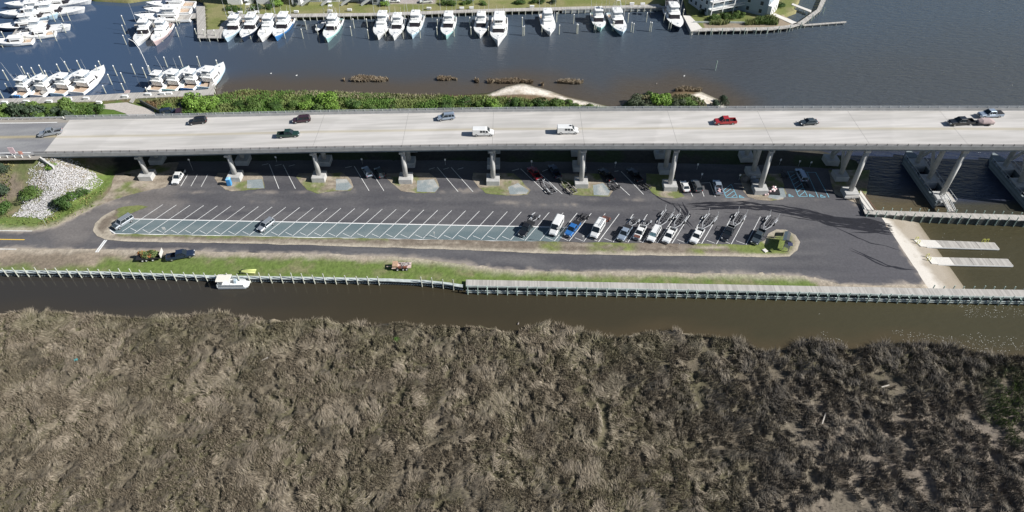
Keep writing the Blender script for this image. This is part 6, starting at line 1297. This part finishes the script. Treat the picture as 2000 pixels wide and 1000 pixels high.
# white capped mooring piles
wpile = None
def mpile(px, py, h, label, group, head='white'):
    global wpile
    if wpile is None:
        wpile = thing('mooring_pile', label, 'pile', (0, 0, 0), 0, group); MB().tube((0, 0, -1.5), (0, 0, 4.3), .17, .15, 8).build('shaft', pile_m, wpile); MB().tube((0, 0, 4.3), (0, 0, 4.75), .24, .03, 8).build('cap', white, wpile); p = wpile
    else: p = clone(wpile, (0, 0, 0), 0, label)
    p['group'] = group; p.location = at(px, py, 0); p.scale = (1, 1, h / 4.75)
T5 = [(16, 157), (52, 150), (86, 147), (97, 158), (135, 140), (159, 138), (195, 148), (201, 139), (219, 165), (229, 148), (244, 162), (207, 182), (243, 178), (264, 145), (18, 178), (290, 186), (286, 152), (297, 148), (327, 131), (357, 130), (391, 130), (428, 137), (421, 152), (7, 192), (64, 163), (71, 152), (120, 145)]
for x, y in T5: mpile(x, y, 4.0 if y < 170 else 3., 'white capped mooring pile near the boats at the lower dock', 'mooring piles of the lower dock')
for x, y in [(247, 87), (245, 67), (244, 48), (283, 80), (318, 81), (313, 62), (349, 72), (347, 50), (386, 74), (81, 82), (111, 80), (129, 64), (52, 84), (137, 40), (12, 80), (108, 42), (124, 42), (316, 52)]: mpile(x, y, 3.8, 'white capped mooring pile among the yachts of the left basin', 'mooring piles of the left basin')
for x, y in [(402, 76), (423, 77), (460, 60), (490, 76), (522, 74), (557, 75), (563, 59), (592, 75), (599, 58), (621, 67), (656, 70), (660, 52), (687, 70), (692, 55), (720, 76), (718, 55), (754, 75), (788, 76), (786, 55), (821, 74), (822, 58), (854, 71), (855, 56), (887, 71), (886, 56), (920, 71), (918, 52), (954, 70), (989, 69), (985, 50),
             (1021, 70), (1024, 69), (1020, 52), (1058, 68), (1092, 67), (1087, 43), (1126, 65), (1128, 66), (1120, 46), (1160, 63), (1163, 64), (1155, 42), (1198, 61), (1196, 60), (1226, 44), (1232, 62), (1236, 64), (1262, 43), (1268, 61), (1271, 62), (1296, 44), (1305, 59), (1309, 60), (1333, 36)]:
    mpile(x, y, 3.9, 'slim white capped mooring pile between slips of the long dock row', 'mooring piles of the long dock row')
t = thing('channel_marker', 'lone pile with a small bird on top in open water', 'marker', at(1397, 137, 0)); MB().tube((0, 0, -2), (0, 0, 3.5), .16, .14, 7).build('pile', pilegr, t); MB().box((0, 0, 3.3), (.5, .06, .4)).build('board', pilegr, t)
t = thing('fishing_pole_lamp', 'tall thin curved white pole over the lower boats', 'pole', at(295, 147, 0)); MB().path([(0, 0, 0), (-.1, 0, 6), (-.5, .2, 9.5), (-1.5, .4, 12.0), (-3.0, .5, 13.0)], .14).build('pole', white, t)
# dock boxes
db = None
for i, (x, y) in enumerate([(451, 27), (470, 26), (502, 25), (579, 24.5), (645, 23), (683, 21), (838, 18), (902, 17.5), (921, 17), (1039, 14.5), (1234, 9), (1255, 9.5), (97, 199), (52, 199), (135, 194), (169, 193), (194, 201), (245, 189), (290, 185), (318, 184), (331, 183), (10, 201)]):
    p = at(x, y, 1.6); lab = 'white dock box on the long dock behind the sport boats' if y < 50 else 'white dock box on the lower dock near the trees'; gr_ = 'dock boxes of the long dock' if y < 50 else 'dock boxes of the lower dock'
    if db is None:
        db = thing('dock_box', lab, 'box', p, 0, gr_); MB().box((0, 0, .35), (1.7, .7, .65)).build('body', white, db, bevel=.04); MB().box((0, 0, .72), (1.8, .8, .1)).build('lid', white, db, bevel=.04)
    else:
        c = clone(db, p, rnd.uniform(-.1, .1), lab); c['group'] = gr_
    if y > 50: (db if i == 0 else c).location.z = 1.42
# small white gulls on posts and floating birds
for i, (x, y, l) in enumerate([(529, 144, 'white bird floating left of mid marina water'), (579, 148, 'white bird floating right of the other one in the marina'), (1336, 149, 'white bird off the small point'), (1282, 164, 'dark bird swimming near the small point'), (1012, 633, 'small bird standing in the canal by the marsh')]):
    t = thing('bird', l, 'bird', at(x, y, 0), .3 * i); MB().sphere((0, 0, .12), (.34, .17, .14), 8, 5).sphere((.3, 0, .3), (.1, .09, .09), 6, 4).tube((.25, 0, .15), (.3, 0, .28), .07, .06, 6).build('body', white if 'white' in l else mat('grey_feather', (.25, .22, .2), .8), t, True)
# litter and drift wood in the marsh
t = MB().box((0, 0, 0), (.55, .4, .35), .3).build('bucket_lid', mat('turquoise_plastic', (.03, .45, .5), .4)); t.location = at(148, 703, .9); t.name = 'plastic_tub'; tag(t, 'turquoise plastic tub lost in the marsh grass', 'tub')
for i, (a, b, l) in enumerate([((508, 706), (524, 698), 'pale broken board lying in the marsh grass'), ((1606, 828), (1613, 806), 'long pale plank upright on a mud patch at the right'), ((1722, 756), (1737, 752), 'short pale stick on the mud at the right')]):
    p, q = at(*a, .85), at(*b, .85); o = MB().bar(p, q, .22, .12).build('driftwood', mat('pale_driftwood', (.5, .46, .4), .9)); tag(o, l, 'driftwood')
